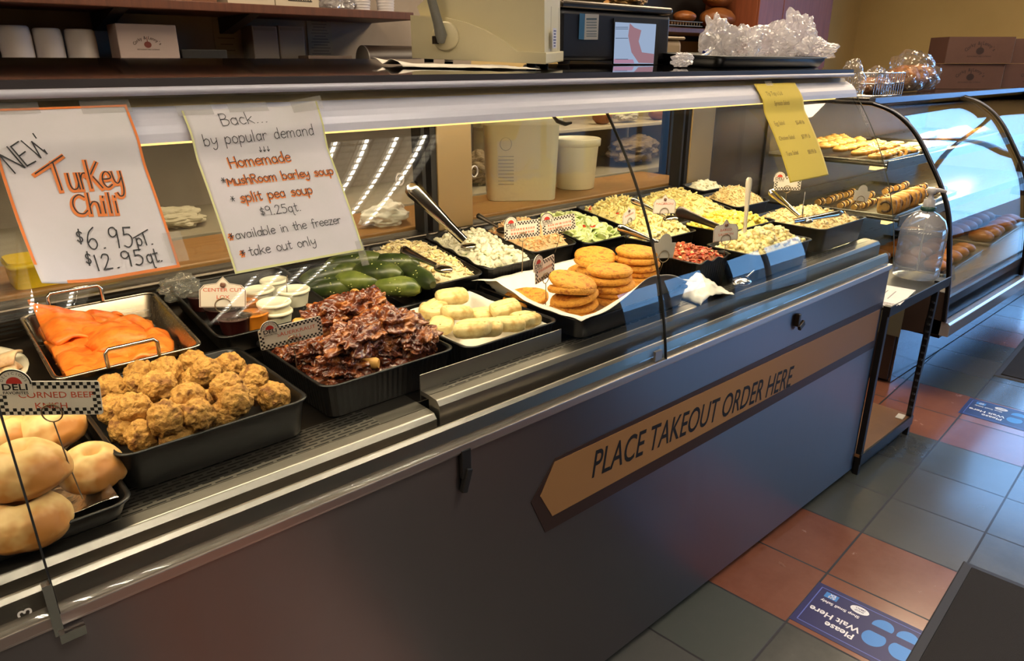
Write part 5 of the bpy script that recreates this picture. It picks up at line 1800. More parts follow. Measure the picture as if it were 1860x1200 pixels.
for i, (xa, xb) in enumerate(((415, 500), (502, 580))):
    x0, x1 = aty(xa, 14, 3.10).x, aty(xb, 14, 3.10).x
    t = thing('snack_carton', 'white-based yellow printed carton on the upper shelf, ' + ('the left one' if i == 0 else 'the right one'), 'carton', ((x0 + x1) / 2, 3.2, 1.772), 'yellow cartons on the upper shelf')
    MB().box(x0, x1, 3.10, 3.34, 1.7725, 1.84).build('carton', pm('carton_white', (.72, .68, .60), .6), t, .002)
    mb = MB()
    n = 7
    for k in range(n):
        a = x0 + .01 + (x1 - x0 - .02) * k / n
        mb.box(a, a + (x1 - x0 - .02) / n * .8, 3.12, 3.32, 1.8405, 1.92 + .01 * (k % 2))
    mb.build('snack_packets', M_ypack, t)['kind'] = 'stuff'
    mb = MB()
    for k in range(10):
        a = x0 + (x1 - x0) * (.30 + .055 * k)
        mb.box(a, a + .003, 3.098, 3.10, 1.795, 1.83)
    mb.box(x0 + (x1 - x0) * .28, x0 + (x1 - x0) * .84, 3.098, 3.10, 1.795, 1.798)
    mb.build('carton_print', pm('carton_ink', (.20, .18, .15), .6), t)
bag('clear bag of white cups on the upper shelf', Vector((aty(612, 10, 3.2).x, 3.2, 1.815)), (.09, .07, .06), 31, 0, .5, film_mat('frosted_film', (.78, .78, .80), .55), 'bags on the wall shelves')
M_foam = pm('foam_white', (.78, .77, .78), .6)


def cup_stack(label, c, r, h, tilt=0):
    t = thing('cup_stack', label, 'cup stack', c, 'white cups on the wall shelves')
    prof = [(0, 0), (r * .72, 0)]
    n = max(2, int(h / .012))
    for k in range(n):
        z = h * k / n
        prof += [(r * (.74 + .24 * k / n), z + .002), (r * (.80 + .24 * k / n), z + h / n * .5), (r * (.77 + .24 * k / n), z + h / n * .9)]
    prof += [(r * 1.02, h), (r * .9, h), (0, h * .96)]
    MB().lathe(prof, c, 24).build('cups', M_foam, t)
    return t


for i, (xa, xb, ya, lab) in enumerate([(2, 66, 45, 'leftmost stack of white foam cups on the low shelf'), (66, 122, 50, 'middle stack of white foam cups on the low shelf'), (124, 182, 52, 'right stack of white foam cups on the low shelf, before the carton'), (-62, 0, 45, 'stack of white foam cups cut by the left edge')]):
    x0, x1 = aty(xa, 90, 3.22).x, aty(xb, 90, 3.22).x
    ht = aty(xa, ya, 3.22).z - 1.503
    t = thing('cup_stack', lab, 'cup stack', ((x0 + x1) / 2, 3.25, 1.503), 'white cups on the wall shelves')
    r = (x1 - x0) / 2 * .98
    MB().lathe([(r * .96, .0005), (r, .004), (r, ht * .8), (r * .93, ht * .97), (r * .8, ht), (0, ht)], ((x0 + x1) / 2, 3.25, 1.503), 28).build('cups', M_foam, t)
cup_stack('tilted white paper cup stack on the upper shelf', Vector((aty(655, 15, 3.2).x, 3.2, 1.7725)), .055, .12)
cup_stack('grey cup stack at the end of the upper shelf', Vector((aty(700, 8, 3.2).x, 3.2, 1.7725)), .05, .16)
x0, x1 = aty(215, 80, 3.15).x, aty(324, 80, 3.15).x
z1 = aty(270, 44, 3.15).z
wb = thing('white_carton', 'white carton with a small red pot logo on the low shelf', 'box', ((x0 + x1) / 2, 3.2, 1.503), 'cartons with the arched logo')
M_wcard = pm('white_carton_card', (.66, .60, .58), .65)
MB().box(x0, x1, 3.15, 3.27, 1.5035, z1).build('carton', M_wcard, wb, .003)


def logo(t, o, u, v, nrm, s, dark, red):
    """arched shop name over a pot, straight line under it"""
    mb = MB()
    word = 'Corky & Lenny\'s'
    for k, ch in enumerate(word):
        th = math.radians(142 - 104 * k / (len(word) - 1))
        if ch == ' ':
            continue
        vs, fs = text_mb(ch, s * .30, bold=.012)
        mb.add([o + u * (s * 1.05 * math.cos(th) + a * math.sin(th) + b * math.cos(th)) + v * (s * .95 * math.sin(th) - s * .62 - a * math.cos(th) + b * math.sin(th)) + nrm * .0006 for a, b in vs], fs)
    put_text(mb, 'RESTAURANT DELI CATERING', s * .115, lambda a, b: o + u * a + v * (b - s * .42) + nrm * .0006, bold=.01)
    mb.build('printed_name', dark, t)
    mb = MB()
    mb.add([o + u * (s * .26 * math.cos(a)) + v * (s * .22 * math.sin(a) - s * .05) + nrm * .0007 for a in (2 * math.pi * k / 16 for k in range(16))], [tuple(range(16))])
    mb.add([o + u * (s * a) + v * (s * b) + nrm * .0007 for a, b in ((-.03, .15), (.03, .15), (.015, .50), (-.015, .50))], [(0, 1, 2, 3)])
    mb.build('printed_pot', red, t)


M_logodark, M_logored = pm('logo_brown', (.22, .14, .12), .6), pm('logo_pot_red', (.42, .18, .14), .6)
logo(wb, Vector(((x0 + x1) / 2 - .005, 3.15, 1.503 + (z1 - 1.503) * .62)), Vector((1, 0, 0)), Vector((0, 0, 1)), Vector((0, -1, 0)), .052, M_logodark, M_logored)
x0, x1 = aty(331, 100, 3.15).x, aty(413, 100, 3.15).x
MB_ = thing('dark_carton', 'low black carton beside the white carton on the low shelf', 'box', ((x0 + x1) / 2, 3.2, 1.503))
MB().box(x0, x1, 3.15, 3.36, 1.5035, aty(370, 90, 3.15).z).build('carton', M_blackmatt, MB_, .003)


def wall_sheet(label, xa, xb, ya, yb, lines, y=3.427, mat=None):
    p0, p1, p2, p3 = (aty(xa, yb, y), aty(xb, yb, y), aty(xb, ya, y), aty(xa, ya, y))
    t = thing('paper_list', label, 'paper', (p0 + p2) / 2)
    zb, zt = p0.z, p3.z
    MB().box(p0.x, p1.x, y - .0015, y, zb, zt).build('sheet', mat or pm('aged_paper', (.60, .55, .46), .7), t)
    mb = MB()
    rn = random.Random(label)
    for k in range(lines):
        z = zt - (zt - zb) * (k + .7) / (lines + .4)
        w = (p1.x - p0.x) * rn.uniform(.45, .8)
        c = (p0.x + p1.x) / 2
        mb.add([(c - w / 2, y - .0022, z), (c + w / 2, y - .0022, z), (c + w / 2, y - .0022, z + .004), (c - w / 2, y - .0022, z + .004)], [(0, 1, 2, 3)])
    mb.build('printed_lines', pm('faint_print', (.42, .36, .30), .7), t)


wall_sheet('narrow paper list on the wall beside the second bracket', 393, 436, 28, 100, 6)
wall_sheet('narrow paper list on the wall left of the slicer', 562, 606, 35, 102, 12)
for i, (xa, xb) in enumerate(((460, 506), (508, 554))):
    x0, x1 = aty(xa, 80, 3.3).x, aty(xb, 80, 3.3).x
    zt = aty(xa, 46, 3.3).z
    t = thing('grey_carton', 'tall pale grey carton standing on the low shelf, ' + ('the left of a pair' if i == 0 else 'the right of a pair'), 'box', ((x0 + x1) / 2, 3.35, 1.503), 'pair of grey cartons')
    MB().box(x0, x1, 3.30, 3.42, 1.5035, zt).build('carton', pm('grey_carton_card', (.56, .53, .49), .65), t, .004)
    MB().box(x0 + .01, x1 - .01, 3.298, 3.30, zt - .02, zt - .008).build('lid_flap', pm('grey_carton_flap', (.50, .47, .43), .65), t)
rl = thing('wrap_roll', 'dark roll of wrap with a pale grey end lying on the low shelf', 'roll', (aty(700, 100, 3.2).x, 3.2, 1.503))
xa, xb = aty(660, 100, 3.2).x, aty(752, 100, 3.2).x
rr = .062
MB().tube([(xa, 3.2, 1.504 + rr), (xb, 3.2, 1.504 + rr)], rr, 28).build('roll', pm('roll_dark', (.22, .17, .14), .4), rl)
MB().tube([(xa - .006, 3.2, 1.504 + rr), (xa, 3.2, 1.504 + rr)], rr * 1.0, 28).build('end_disc', pm('roll_end', (.46, .44, .42), .4), rl)
sb = thing('wooden_box', 'low grey wooden box on the low shelf below the list', 'box', (aty(600, 106, 3.2).x, 3.2, 1.503))
MB().box(aty(560, 106, 3.18).x, aty(640, 106, 3.18).x, 3.18, 3.28, 1.5035, aty(600, 101, 3.18).z).build('carton', pm('grey_wood', (.40, .34, .29), .6), sb, .003)

# right of the shelves: bread rack and brown cabinet
br = thing('bread_rack', 'dark rack with brown shelves and loaves beyond the scale', 'rack', (4.4, 3.2, 0))
MB().box(3.55, 4.98, 3.05, 3.42, 1.735, 1.765).build('shelf_board', M_brown, br, .003)
MB().box(3.55, 4.98, 3.05, 3.42, 2.20, 2.23).build('shelf_board', M_brown, br, .003)
MB().box(3.52, 3.55, 3.05, 3.42, 1.70, 2.4).build('upright', M_blackmatt, br)
MB().box(3.55, 4.98, 3.42, 3.445, 1.70, 2.4).build('back_panel', pm('rack_back', (.10, .075, .06), .6), br)
mb = MB()
for k in range(16):
    mb.tube([(3.9 + k * .03, 3.02, 1.772), (3.9 + k * .03, 3.02, 1.80), (3.9 + k * .03, 3.34, 1.80)], .002, 5)
for z_ in (1.775, 1.80):
    mb.tube([(3.88, 3.02, z_), (4.38, 3.02, z_)], .003, 5)
mb.build('wire_basket', M_wire, br)
M_loaf = pm('loaf_crust', (.46, .25, .10), .45, c2=(.58, .36, .17), scale=14, amt=(.3, .7), bump=.2, bscale=60)
for i, (px_, py_, rad, lab) in enumerate([(1322, 26, (.15, .11, .075), 'big round brown loaf on the rack shelf'), (1322, 2, (.13, .10, .06), 'brown loaf stacked on the big round loaf'), (1262, 22, (.08, .08, .04), 'small loaf in the wire basket')]):
    c = aty(px_, py_, 3.12)
    c.y = 3.2
    c.z = (1.775 + rad[2] * .95) if i == 0 else (1.769 + .16 + rad[2] * .8 if i == 1 else 1.803 + rad[2])
    o = MB().blob((0, 0, 0), rad, .08, 1.2, i, (0, 0, 0), 3).build('bread_loaf', M_loaf)
    o.location = c
    tag(o, lab, 'loaf', 'loaves on the rack')
o = bag('paper-wrapped bread on top of the scale', Vector((1.88, 1.58, zt + .0245)), (.10, .06, .03), 44, .1, .3, pm('bread_wrap', (.80, .64, .38), .5, c2=(.72, .52, .28), scale=20), 'bags on the deli case')
cb = thing('brown_cabinet', 'tall reddish brown cabinet with two doors at the end of the back wall', 'cabinet', (5.55, 3.2, 0))
M_cab = pm('red_brown_veneer', (.54, .29, .18), .5, c2=(.48, .25, .15), scale=4, stretch=(10, 10, 1))
CX_ = aty(1504, 50, 3.0).x
MB().box(5.0, CX_, 3.0, 3.445, 0, 2.6).build('body', M_cab, cb, .003)
xm = aty(1419, 50, 2.985).x
for a, b in ((5.004, xm - .004), (xm + .004, CX_ - .004)):
    MB().box(a, b, 2.985, 3.0, .1, 2.58).build('door', M_cab, cb, .003)

# things on the back counter seen under the canopy
o = bag('white cloth bundle on the back counter behind the notices', Vector((aty(300, 293, 3.0).x, 3.02, .97)), (.16, .09, .05), 51, 0, .3, pm('cloth_white', (.76, .72, .62), .7), 'bundles on the back counter')
bs = thing('low_wire_shelf', 'white shelf over the back counter carrying rolls', 'shelf', (3.2, 3.15, 1.2))
MB().box(2.75, 4.2, 2.95, 3.43, 1.175, 1.195).build('board', pm('shelf_cream', (.78, .72, .60), .45), bs, .003)
MB().box(2.75, 2.77, 2.97, 3.43, .936, 1.175).box(4.18, 4.2, 2.97, 3.43, .936, 1.175).build('side_panel', pm('shelf_cream', (.78, .72, .60), .45), bs)
for i, (px_, rad, lab) in enumerate([(1096, .06, 'orange-brown roll on the cream shelf, left'), (1196, .062, 'orange-brown roll on the cream shelf, right')]):
    c = aty(px_, 215, 3.05)
    o = MB().blob((0, 0, 0), (rad, rad, rad * .8), .08, 1.2, i, (0, 0, 0), 3).build('bread_roll', M_loaf)
    o.location = (c.x, 3.06, 1.196 + rad * .76)
    tag(o, lab, 'roll', 'rolls on the cream shelf')
bag('white wrapped parcel between the rolls on the cream shelf', Vector((aty(1140, 218, 3.05).x, 3.06, 1.235)), (.13, .07, .045), 54, 0, .25, pm('cloth_white', (.76, .72, .62), .7), 'bundles on the back counter')
bag('bulky brown paper sack on the back counter behind the pail', Vector((aty(1150, 300, 3.0).x, 3.0, 1.03)), (.26, .12, .11), 57, 0, .3, pm('sack_paper', (.50, .42, .30), .7), 'bundles on the back counter')
bag('crumpled pale sack on the back counter right of the centre post', Vector((aty(880, 290, 3.0).x, 3.02, 1.02)), (.17, .11, .10), 59, 0, .35, pm('sack_paper', (.50, .42, .30), .7), 'bundles on the back counter')

# ------------------------------------------------------------------ rack at the end of the case
RK = thing('shelf_rack', 'narrow black metal rack between the two cases', 'rack', (2.92, 1.1, 0))
M_rack = pm('rack_black', (.06, .055, .06), .4)
RX = (2.705, 3.20)
RYY = (.955, 1.25)
for x in RX:
    for y in RYY:
        MB().box(x - .011, x + .011, y - .011, y + .011, 0.0, .7115).build('post', M_rack, RK, .002)
MB().box(RX[0], RX[1] + .095, RYY[0] - .012, RYY[1], .690, .702).box(RX[0] - .012, RX[1] + .10, RYY[0] - .016, RYY[0] - .010, .672, .712).build('top_shelf', M_rack, RK, .002)
MB().box(RX[0] - .012, RX[1] + .012, RYY[0] - .006, RYY[1], .078, .092).build('bottom_shelf', pm('tan_board', (.50, .34, .21), .5, c2=(.46, .31, .19), scale=5), RK, .001)
MB().box(RX[0] - .012, RX[1] + .012, RYY[0] - .014, RYY[0] - .007, .05, .094).box(RX[0] + .02, RX[1] - .06, RYY[0] + .01, RYY[1] - .02, .003, .078).build('plinth', M_rack, RK)
MB().box(RX[0] - .012, RX[1] + .012, RYY[1] - .004, RYY[1] + .004, .56, .69).build('back_rail', M_rack, RK)
mb = MB()
for k in range(16):
    mb.obox((RX[1] - .016, RYY[0] - .004, .14 + .032 * k), (.012, .010, .008), (0, .5, 0))
mb.build('shelf_notches', M_rack, RK)
MB().obox((RX[1] - .045, RYY[0] + .02, .0945), (.05, .03, .004), (0, 0, .1)).build('price_tag', M_card, RK)
pp = thing('menu_stack', 'stack of white menus lying on the rack shelf under the bottle', 'papers', (2.82, 1.03, .702))
for k in range(4):
    MB().obox((2.84 + .006 * k, 1.045 - .003 * k, .7035 + .0022 * k), (.24, .18, .002), (0, 0, .05 + .03 * k)).build('sheet', M_paper, pp)
mb = MB()
for k in range(5):
    mb.obox((2.853, 1.00 + .028 * k, .7114), (.12 - .015 * (k % 2), .004, .0004), (0, 0, .14))
mb.build('print', pm('pale_print', (.52, .50, .52), .6), pp)
c = at(1678, 497, .705)
c.x, c.y = 3.195, 1.045
bt = thing('sanitizer_bottle', 'large clear pump bottle of sanitizer on the rack shelf', 'bottle', (c.x, c.y, .7135))
zb = .7135
r = .088
M_bott = film_mat('bottle_clear', (.80, .80, .82), .34, .05, .35)
prof = [(r * .94, 0), (r, .008), (r, .05), (r * .965, .055), (r, .06), (r, .10), (r * .97, .105), (r, .11), (r, .17), (r * .96, .205), (r * .80, .24), (r * .50, .262), (.024, .272), (.022, .285)]
MB().lathe(prof, (c.x, c.y, zb), 36).build('bottle_body', M_bott, bt)
lq = [(r * .90, .004), (r * .955, .012), (r * .955, .17), (r * .92, .195), (0, .195)]
MB().lathe(lq, (c.x, c.y, zb), 30).build('gel', glass_mat('gel', (.86, .88, .90), 1.2), bt)
MB().lathe([(.026, .274), (.028, .276), (.028, .290), (.022, .292)], (c.x, c.y, zb), 20).build('neck_ring', pm('teal_ring', (.16, .30, .28), .4), bt)
MB().lathe([(.021, .290), (.022, .318), (.012, .322), (.008, .34), (.016, .344), (.018, .362), (0, .366)], (c.x, c.y, zb), 20).build('pump', pm('pump_grey', (.72, .71, .72), .4), bt)
d = RIGHT
MB().tube([Vector((c.x, c.y, zb + .355)) - d * .012, Vector((c.x, c.y, zb + .356)) + d * .03, Vector((c.x, c.y, zb + .350)) + d * .058], [.010, .0085, .006], 10).build('nozzle', pm('pump_grey', (.72, .71, .72), .4), bt)
MB().tube([(c.x, c.y, zb + .28), (c.x + .01, c.y, zb + .02)], .004, 6).build('dip_tube', M_white, bt)
put = MB()
for k, s_ in enumerate(('PURELL',)):
    vs, fs = text_mb(s_, .030, bold=.004)
    def wrap(a, b):
        th = math.atan2(-c.y, -c.x) + a / r
        return (c.x + (r + .001) * math.cos(th), c.y + (r + .001) * math.sin(th), zb + .19 + b)
mb = MB()
for k in range(5):
    mb.add([wrap(a, b) for a, b in ((-.018 + .010 * k, .004), (-.012 + .010 * k, .008 - .001 * k), (-.012 + .010 * k, .011), (-.018 + .010 * k, .007))], [(0, 1, 2, 3)])
mb.build('raised_mark', M_white, bt)

# ------------------------------------------------------------------ bakery case
PIV = Vector((3.69, 1.01, 0))
BR = math.radians(3.5)


def bp(x, y, z):
    v = Vector((x, y, z)) - PIV
    return PIV + Vector((v.x * math.cos(BR) - v.y * math.sin(BR), v.x * math.sin(BR) + v.y * math.cos(BR), v.z))


bk = thing('bakery_case', 'curved glass bakery case with lit shelves of pastries beyond the rack', 'display case', PIV)
BX0, BX1 = 3.69, 6.12
BPROF = [(1.045, .392), (1.058, .55), (1.078, .68), (1.118, .88), (1.168, 1.0), (1.235, 1.11), (1.31, 1.22), (1.38, 1.29), (1.46, 1.34), (1.55, 1.368)]
bpf = []
for i in range(len(BPROF) - 1):
    P = [Vector(BPROF[max(i - 1, 0)]), Vector(BPROF[i]), Vector(BPROF[i + 1]), Vector(BPROF[min(i + 2, len(BPROF) - 1)])]
    for t_ in (0, .25, .5, .75):
        bpf.append(.5 * ((2 * P[1]) + (P[2] - P[0]) * t_ + (2 * P[0] - 5 * P[1] + 4 * P[2] - P[3]) * t_ * t_ + (3 * P[1] - P[0] - 3 * P[2] + P[3]) * t_ ** 3))
bpf.append(Vector(BPROF[-1]))
M_bsill = pm('sill_white_metal', (.74, .74, .76), .22, .6)
M_bframe = pm('bakery_frame', (.10, .09, .09), .3, .6)
M_bglass = glass_mat('bakery_glass', (.97, .98, .98), 1.62, 0, 2.2)
sweep([(1.01, .32), (1.01, .378), (1.02, .386), (1.07, .392), (1.12, .392), (1.12, .32)], BX0, BX1).build('front_sill', M_bsill, bk, .003)
MB().box(BX0 + .015, BX1, 1.05, 2.15, .30, .50).build('deck_body', M_bframe, bk)
MB().box(BX0 + .02, BX1, 1.24, 2.15, .02, .30).build('base', pm('base_brown', (.22, .165, .15), .35), bk)
MB().box(BX0 + .02, BX1, 1.228, 1.24, .004, .30).build('toe_kick', pm('toe_steel', (.50, .52, .56), .2, .9), bk)
MB().prism([(1.05, .32), (1.05, .53), (2.15, .53), (2.15, .02), (1.24, .02), (1.24, .30)], lambda y, z: (BX0, y, z), lambda y, z: (BX0 + .015, y, z)).build('end_panel', pm('end_brown', (.20, .155, .135), .4), bk)
MB().box(BX0 - .002, BX0, 1.22, 2.1, .26, .41).build('end_inset', pm('inset_green', (.40, .39, .33), .5), bk)
MB().box(BX0, BX1, 1.54, 2.16, 1.366, 1.388).build('top_slab', pm('bakery_top', (.16, .15, .16), .12, .3), bk, .003)
sweep([(1.53, 1.366), (1.53, 1.392), (1.56, 1.392), (1.56, 1.366)], BX0 - .004, BX1).build('top_edge', pm('blue_steel', (.40, .42, .48), .35, .8), bk)
MB().box(BX0, BX1, 2.14, 2.16, .3, 1.37).build('back_panel', pm('bakery_back', (.34, .27, .18), .5), bk)
ARCH = [BX0, 4.90, BX1]
for x in ARCH:
    MB().tube([(x, p.x - .004, p.y) for p in bpf] + [(x, 1.9, 1.374)], .011, 8).build('arch_frame', M_bframe, bk)
    MB().tube([(x - .006, p.x - .014, p.y) for p in bpf], .005, 6).build('arch_trim', pm('blue_steel', (.40, .42, .48), .35, .8), bk)
for i in range(2):
    xa, xb = ARCH[i] + .012, ARCH[i + 1] - .012
    r0 = [(p.x, p.y) for p in bpf] + [(p.x + .005, p.y - .003) for p in reversed(bpf)]
    MB().loft([[(xa, y, z) for y, z in r0], [(xb, y, z) for y, z in r0]], True, False, False, 0, True).build('curved_glass', M_bglass, bk)
n = len(bpf)
MB().prism([(p.x, p.y) for p in bpf] + [(2.14, 1.366), (2.14, .50), (1.06, .50)], lambda y, z: (BX0 + .003, y, z), lambda y, z: (BX0 + .008, y, z)).build('end_glass', M_glass, bk)
M_btray = steel_mat('sheet_pan', (.62, .60, .56), .3, (2, 50, 50), .01)
for zz, yf in ((1.085, 1.44), (.83, 1.34)):
    MB().box(BX0 + .03, BX1 - .02, yf, 2.12, zz - .012, zz).box(BX0 + .03, BX1 - .02, yf - .006, yf, zz - .03, zz + .018).build('shelf', M_btray, bk, .001)
    MB().box(BX0 + .03, BX1 - .02, yf + .05, yf + .08, zz - .03, zz - .014).build('shelf_lamp', emit_mat('bakery_tube', (1.0, .82, .50), 3.0), bk)
MB().box(BX0 + .03, BX1 - .02, 1.09, 2.12, .50, .512).build('deck', M_btray, bk)
M_dough = pm('pastry_gold', (.72, .48, .20), .5, c2=(.84, .64, .34), scale=30, amt=(.3, .7), c3=(.46, .26, .10), bump=.3, bscale=90)
M_choc = pm('pastry_choc', (.22, .12, .07), .45, c2=(.34, .20, .11), scale=40)
M_bun = pm('bun_orange', (.80, .52, .22), .4, c2=(.74, .45, .17), scale=8)
M_sugar = pm('sugar_dusted', (.86, .78, .62), .6, c2=(.72, .56, .36), scale=40)


def pastry(kind):
    if kind == 'danish':
        mb = MB()
        pts = [Vector((.034 * (1 - k / 26) * math.cos(k * .75), .034 * (1 - k / 26) * math.sin(k * .75), .014 + .0010 * k)) for k in range(22)]
        mb.tube(pts, [.013 - .0003 * k for k in range(22)], 8)
        return mb.build('danish', M_dough)
    if kind == 'rugelach':
        mb = MB()
        for k in range(4):
            mb.tube([(-.030 + .016 * k, 0, .022), (-.020 + .016 * k, 0, .022)], .022 - .004 * abs(k - 1.5), 12, k % 2)
        return mb.build('rugelach', [M_dough, M_choc])
    if kind == 'slice':
        def f(v, p):
            return Vector((math.copysign(abs(v.x) ** .5, v.x) * .016, math.copysign(abs(v.y) ** .6, v.y) * .042, .042 + math.copysign(abs(v.z) ** .6, v.z) * .042))
        mb = MB().blob((0, 0, 0), (1, 1, 1), 0, 1, 0, (0, 0, 0), 3, 0, None, f)
        mb.tube([(-.0165, .024 * math.cos(a), .042 + .024 * math.sin(a)) for a in (.3 + .5 * k for k in range(11))], .006, 6, 1)
        return mb.build('babka_slice', [M_dough, M_choc])
    if kind == 'bun':
        return MB().blob((0, 0, .028), (.058, .058, .034), .05, 1, 2, (0, 0, 0), 3, 0, -.024).build('bun', M_bun)
    if kind == 'cookie':
        return MB().lathe([(0, 0), (.036, 0), (.040, .006), (.034, .013), (0, .015)], (0, 0, 0), 18).build('cookie', M_sugar)


protos = {}


def place(kind, x, y, z, rz, label, group, sc=1.0, cat=None, tilt=0.0):
    if kind not in protos:
        protos[kind] = o = pastry(kind)
    else:
        o = protos[kind].copy()
        COL.objects.link(o)
    o.location = bp(x, y, z)
    o.rotation_euler = (tilt, 0, rz)
    o.scale = (sc,) * 3
    tag(o, label, cat or kind.replace('_', ' '), group)
    return o


rn = random.Random(11)
N_ = {'danish': 'golden danish pastry', 'rugelach': 'chocolate-striped rugelach', 'slice': 'upright swirled babka slice', 'bun': 'round orange-brown bun', 'cookie': 'sugar-dusted cookie'}
SH = {1: 'the top shelf', 2: 'the middle shelf', 3: 'the bottom deck'}
ROWN = ['front row', 'second row', 'third row', 'fourth row', 'back row']


PAN_ = ''


def rows(kind, shelf, xs, ys, z, jit=.01, sc=1.0, tilt=0.0, dz=None):
    for r_, y in enumerate(ys):
        for k, x in enumerate(xs):
            place(kind, x + rn.uniform(-jit, jit), y + rn.uniform(-jit, jit), z + (dz[r_] if dz else 0), rn.uniform(0, 6.3) if kind in ('danish', 'cookie', 'bun') else rn.uniform(-.25, .25),
                  '%s, %s of %s, %s from left' % (N_[kind], ROWN[r_], PAN_, ORD[k]), '%s on %s of the bakery case' % (N_[kind], SH[shelf]), sc * rn.uniform(.92, 1.08), None, tilt)


def pan(label, xa, xb, ya, yb, z, h=.016):
    global PAN_
    PAN_ = {3.76: 'near', 4.36: 'middle', 4.05: 'bun', 3.78: 'end', 4.98: 'far'}[xa] + {1.0855: ' pan on top shelf', .8305: ' pan on middle shelf', .5125: ' pan on deck'}[z]
    t = thing('sheet_pan', label, 'baking tray', bp((xa + xb) / 2, (ya + yb) / 2, z), 'sheet pans in the bakery case')
    rings = [[bp(x, y, z + d) for x, y in rrect(xa + e, xb - e, ya + e, yb - e, .015, 4)] for e, d in ((.006, .0005), (0, h), (.002, h), (.008, .003), (.02, .002))]
    MB().loft(rings).build('pan_body', M_btray, t)


pan('sheet pan of golden danishes on the top shelf', 3.76, 4.32, 1.46, 1.96, 1.0855)
rows('danish', 1, [3.82 + .090 * k for k in range(6)], [1.51, 1.60, 1.69, 1.78, 1.87], 1.092, .012, 1.05, 0, [0, .012, .022, .032, .04])
pan('sheet pan of sugar-dusted cookies on the top shelf', 4.36, 4.84, 1.46, 1.96, 1.0855)
rows('cookie', 1, [4.41 + .088 * k for k in range(5)], [1.52, 1.62, 1.72, 1.82], 1.0905, .01, 1.05)
pan('sheet pan of babka slices on the middle shelf', 3.76, 4.32, 1.36, 1.86, .8305)
rows('slice', 2, [3.80 + .075 * k for k in range(7)], [1.42], .8345, .004, 1.0)
rows('rugelach', 2, [3.81 + .085 * k for k in range(6)], [1.56, 1.65, 1.75], .8345, .008, 1.0)
pan('sheet pan of rugelach at the right of the middle shelf', 4.36, 4.84, 1.36, 1.86, .8305)
rows('rugelach', 2, [4.42 + .085 * k for k in range(5)], [1.43, 1.53, 1.63], .8345, .008, 1.0)
pan('sheet pan of round buns on the bottom deck', 4.05, 4.80, 1.16, 1.72, .5125)
rows('bun', 3, [4.14 + .135 * k for k in range(5)], [1.24, 1.38, 1.52], .517, .008, 1.0)
pan('sheet pan of cookies on the bottom deck by the end glass', 3.78, 4.00, 1.18, 1.60, .5125)
rows('cookie', 3, [3.84 + .09 * k for k in range(2)], [1.22, 1.32, 1.42], .5165, .006, 1.1)
pan('sheet pan of danishes in the far bay of the top shelf', 4.98, 6.0, 1.46, 1.96, 1.0855)
rows('danish', 1, [5.05 + .12 * k for k in range(8)], [1.53, 1.65], 1.092, .012, 1.2)
pan('sheet pan of buns in the far bay of the bottom deck', 4.98, 6.0, 1.16, 1.72, .5125)
rows('bun', 3, [5.06 + .15 * k for k in range(6)], [1.24, 1.40], .517, .008, 1.1)
fc = thing('folded_card', 'small folded grey card standing on the bottom deck of the bakery case', 'card', bp(4.03, 1.13, .5125))
MB().prism([(-.02, 0), (0, .07), (.02, 0), (.018, 0), (0, .064), (-.018, 0)], lambda a, b: bp(4.01, 1.13 + a, .513 + b), lambda a, b: bp(4.06, 1.13 + a, .513 + b)).build('card_sheet', M_cardback, fc)

sgate = thing('service_gate', 'dark steel gate panel between the deli case and the bakery case', 'gate', (3.2, 2.03, 0))
MB().box(2.74, 3.62, 2.02, 2.05, .02, 1.36).build('panel', M_darksteel, sgate, .003)
for x in (2.76, 3.60):
    MB().box(x - .02, x + .02, 2.01, 2.06, 0, 1.38).build('post', M_darksteel, sgate)

# things on top of the bakery case
ZB = 1.3885
wr = thing('wire_rack', 'small chrome wire rack standing on the near end of the bakery case', 'wire rack', (4.0, 1.66, ZB))
mb = MB()
p0 = Vector((3.86, 1.62, ZB + .003))
du, dv = Vector((.30, -.02, 0)), Vector((.02, .16, 0))
for h_ in (0, .06, .11):
    mb.tube([p0 + Vector((0, 0, h_)), p0 + du + Vector((0, 0, h_)), p0 + du + dv + Vector((0, 0, h_)), p0 + dv + Vector((0, 0, h_))], .003, 6, loop=True)
for k in range(13):
    a = p0 + du * (k / 12)
    mb.tube([a, a + Vector((0, 0, .11))], .002, 5)
    mb.tube([a + dv, a + dv + Vector((0, 0, .11))], .002, 5)
    mb.tube([a, a + dv], .002, 5)
mb.build('wires', M_chrome, wr)
M_bread = pm('challah_crust', (.50, .30, .15), .45, c2=(.62, .42, .24), scale=16, c3=(.38, .20, .09), bump=.2)
M_clearbag = film_mat('bread_bag_film', (.86, .82, .76), .10, .08, .25)
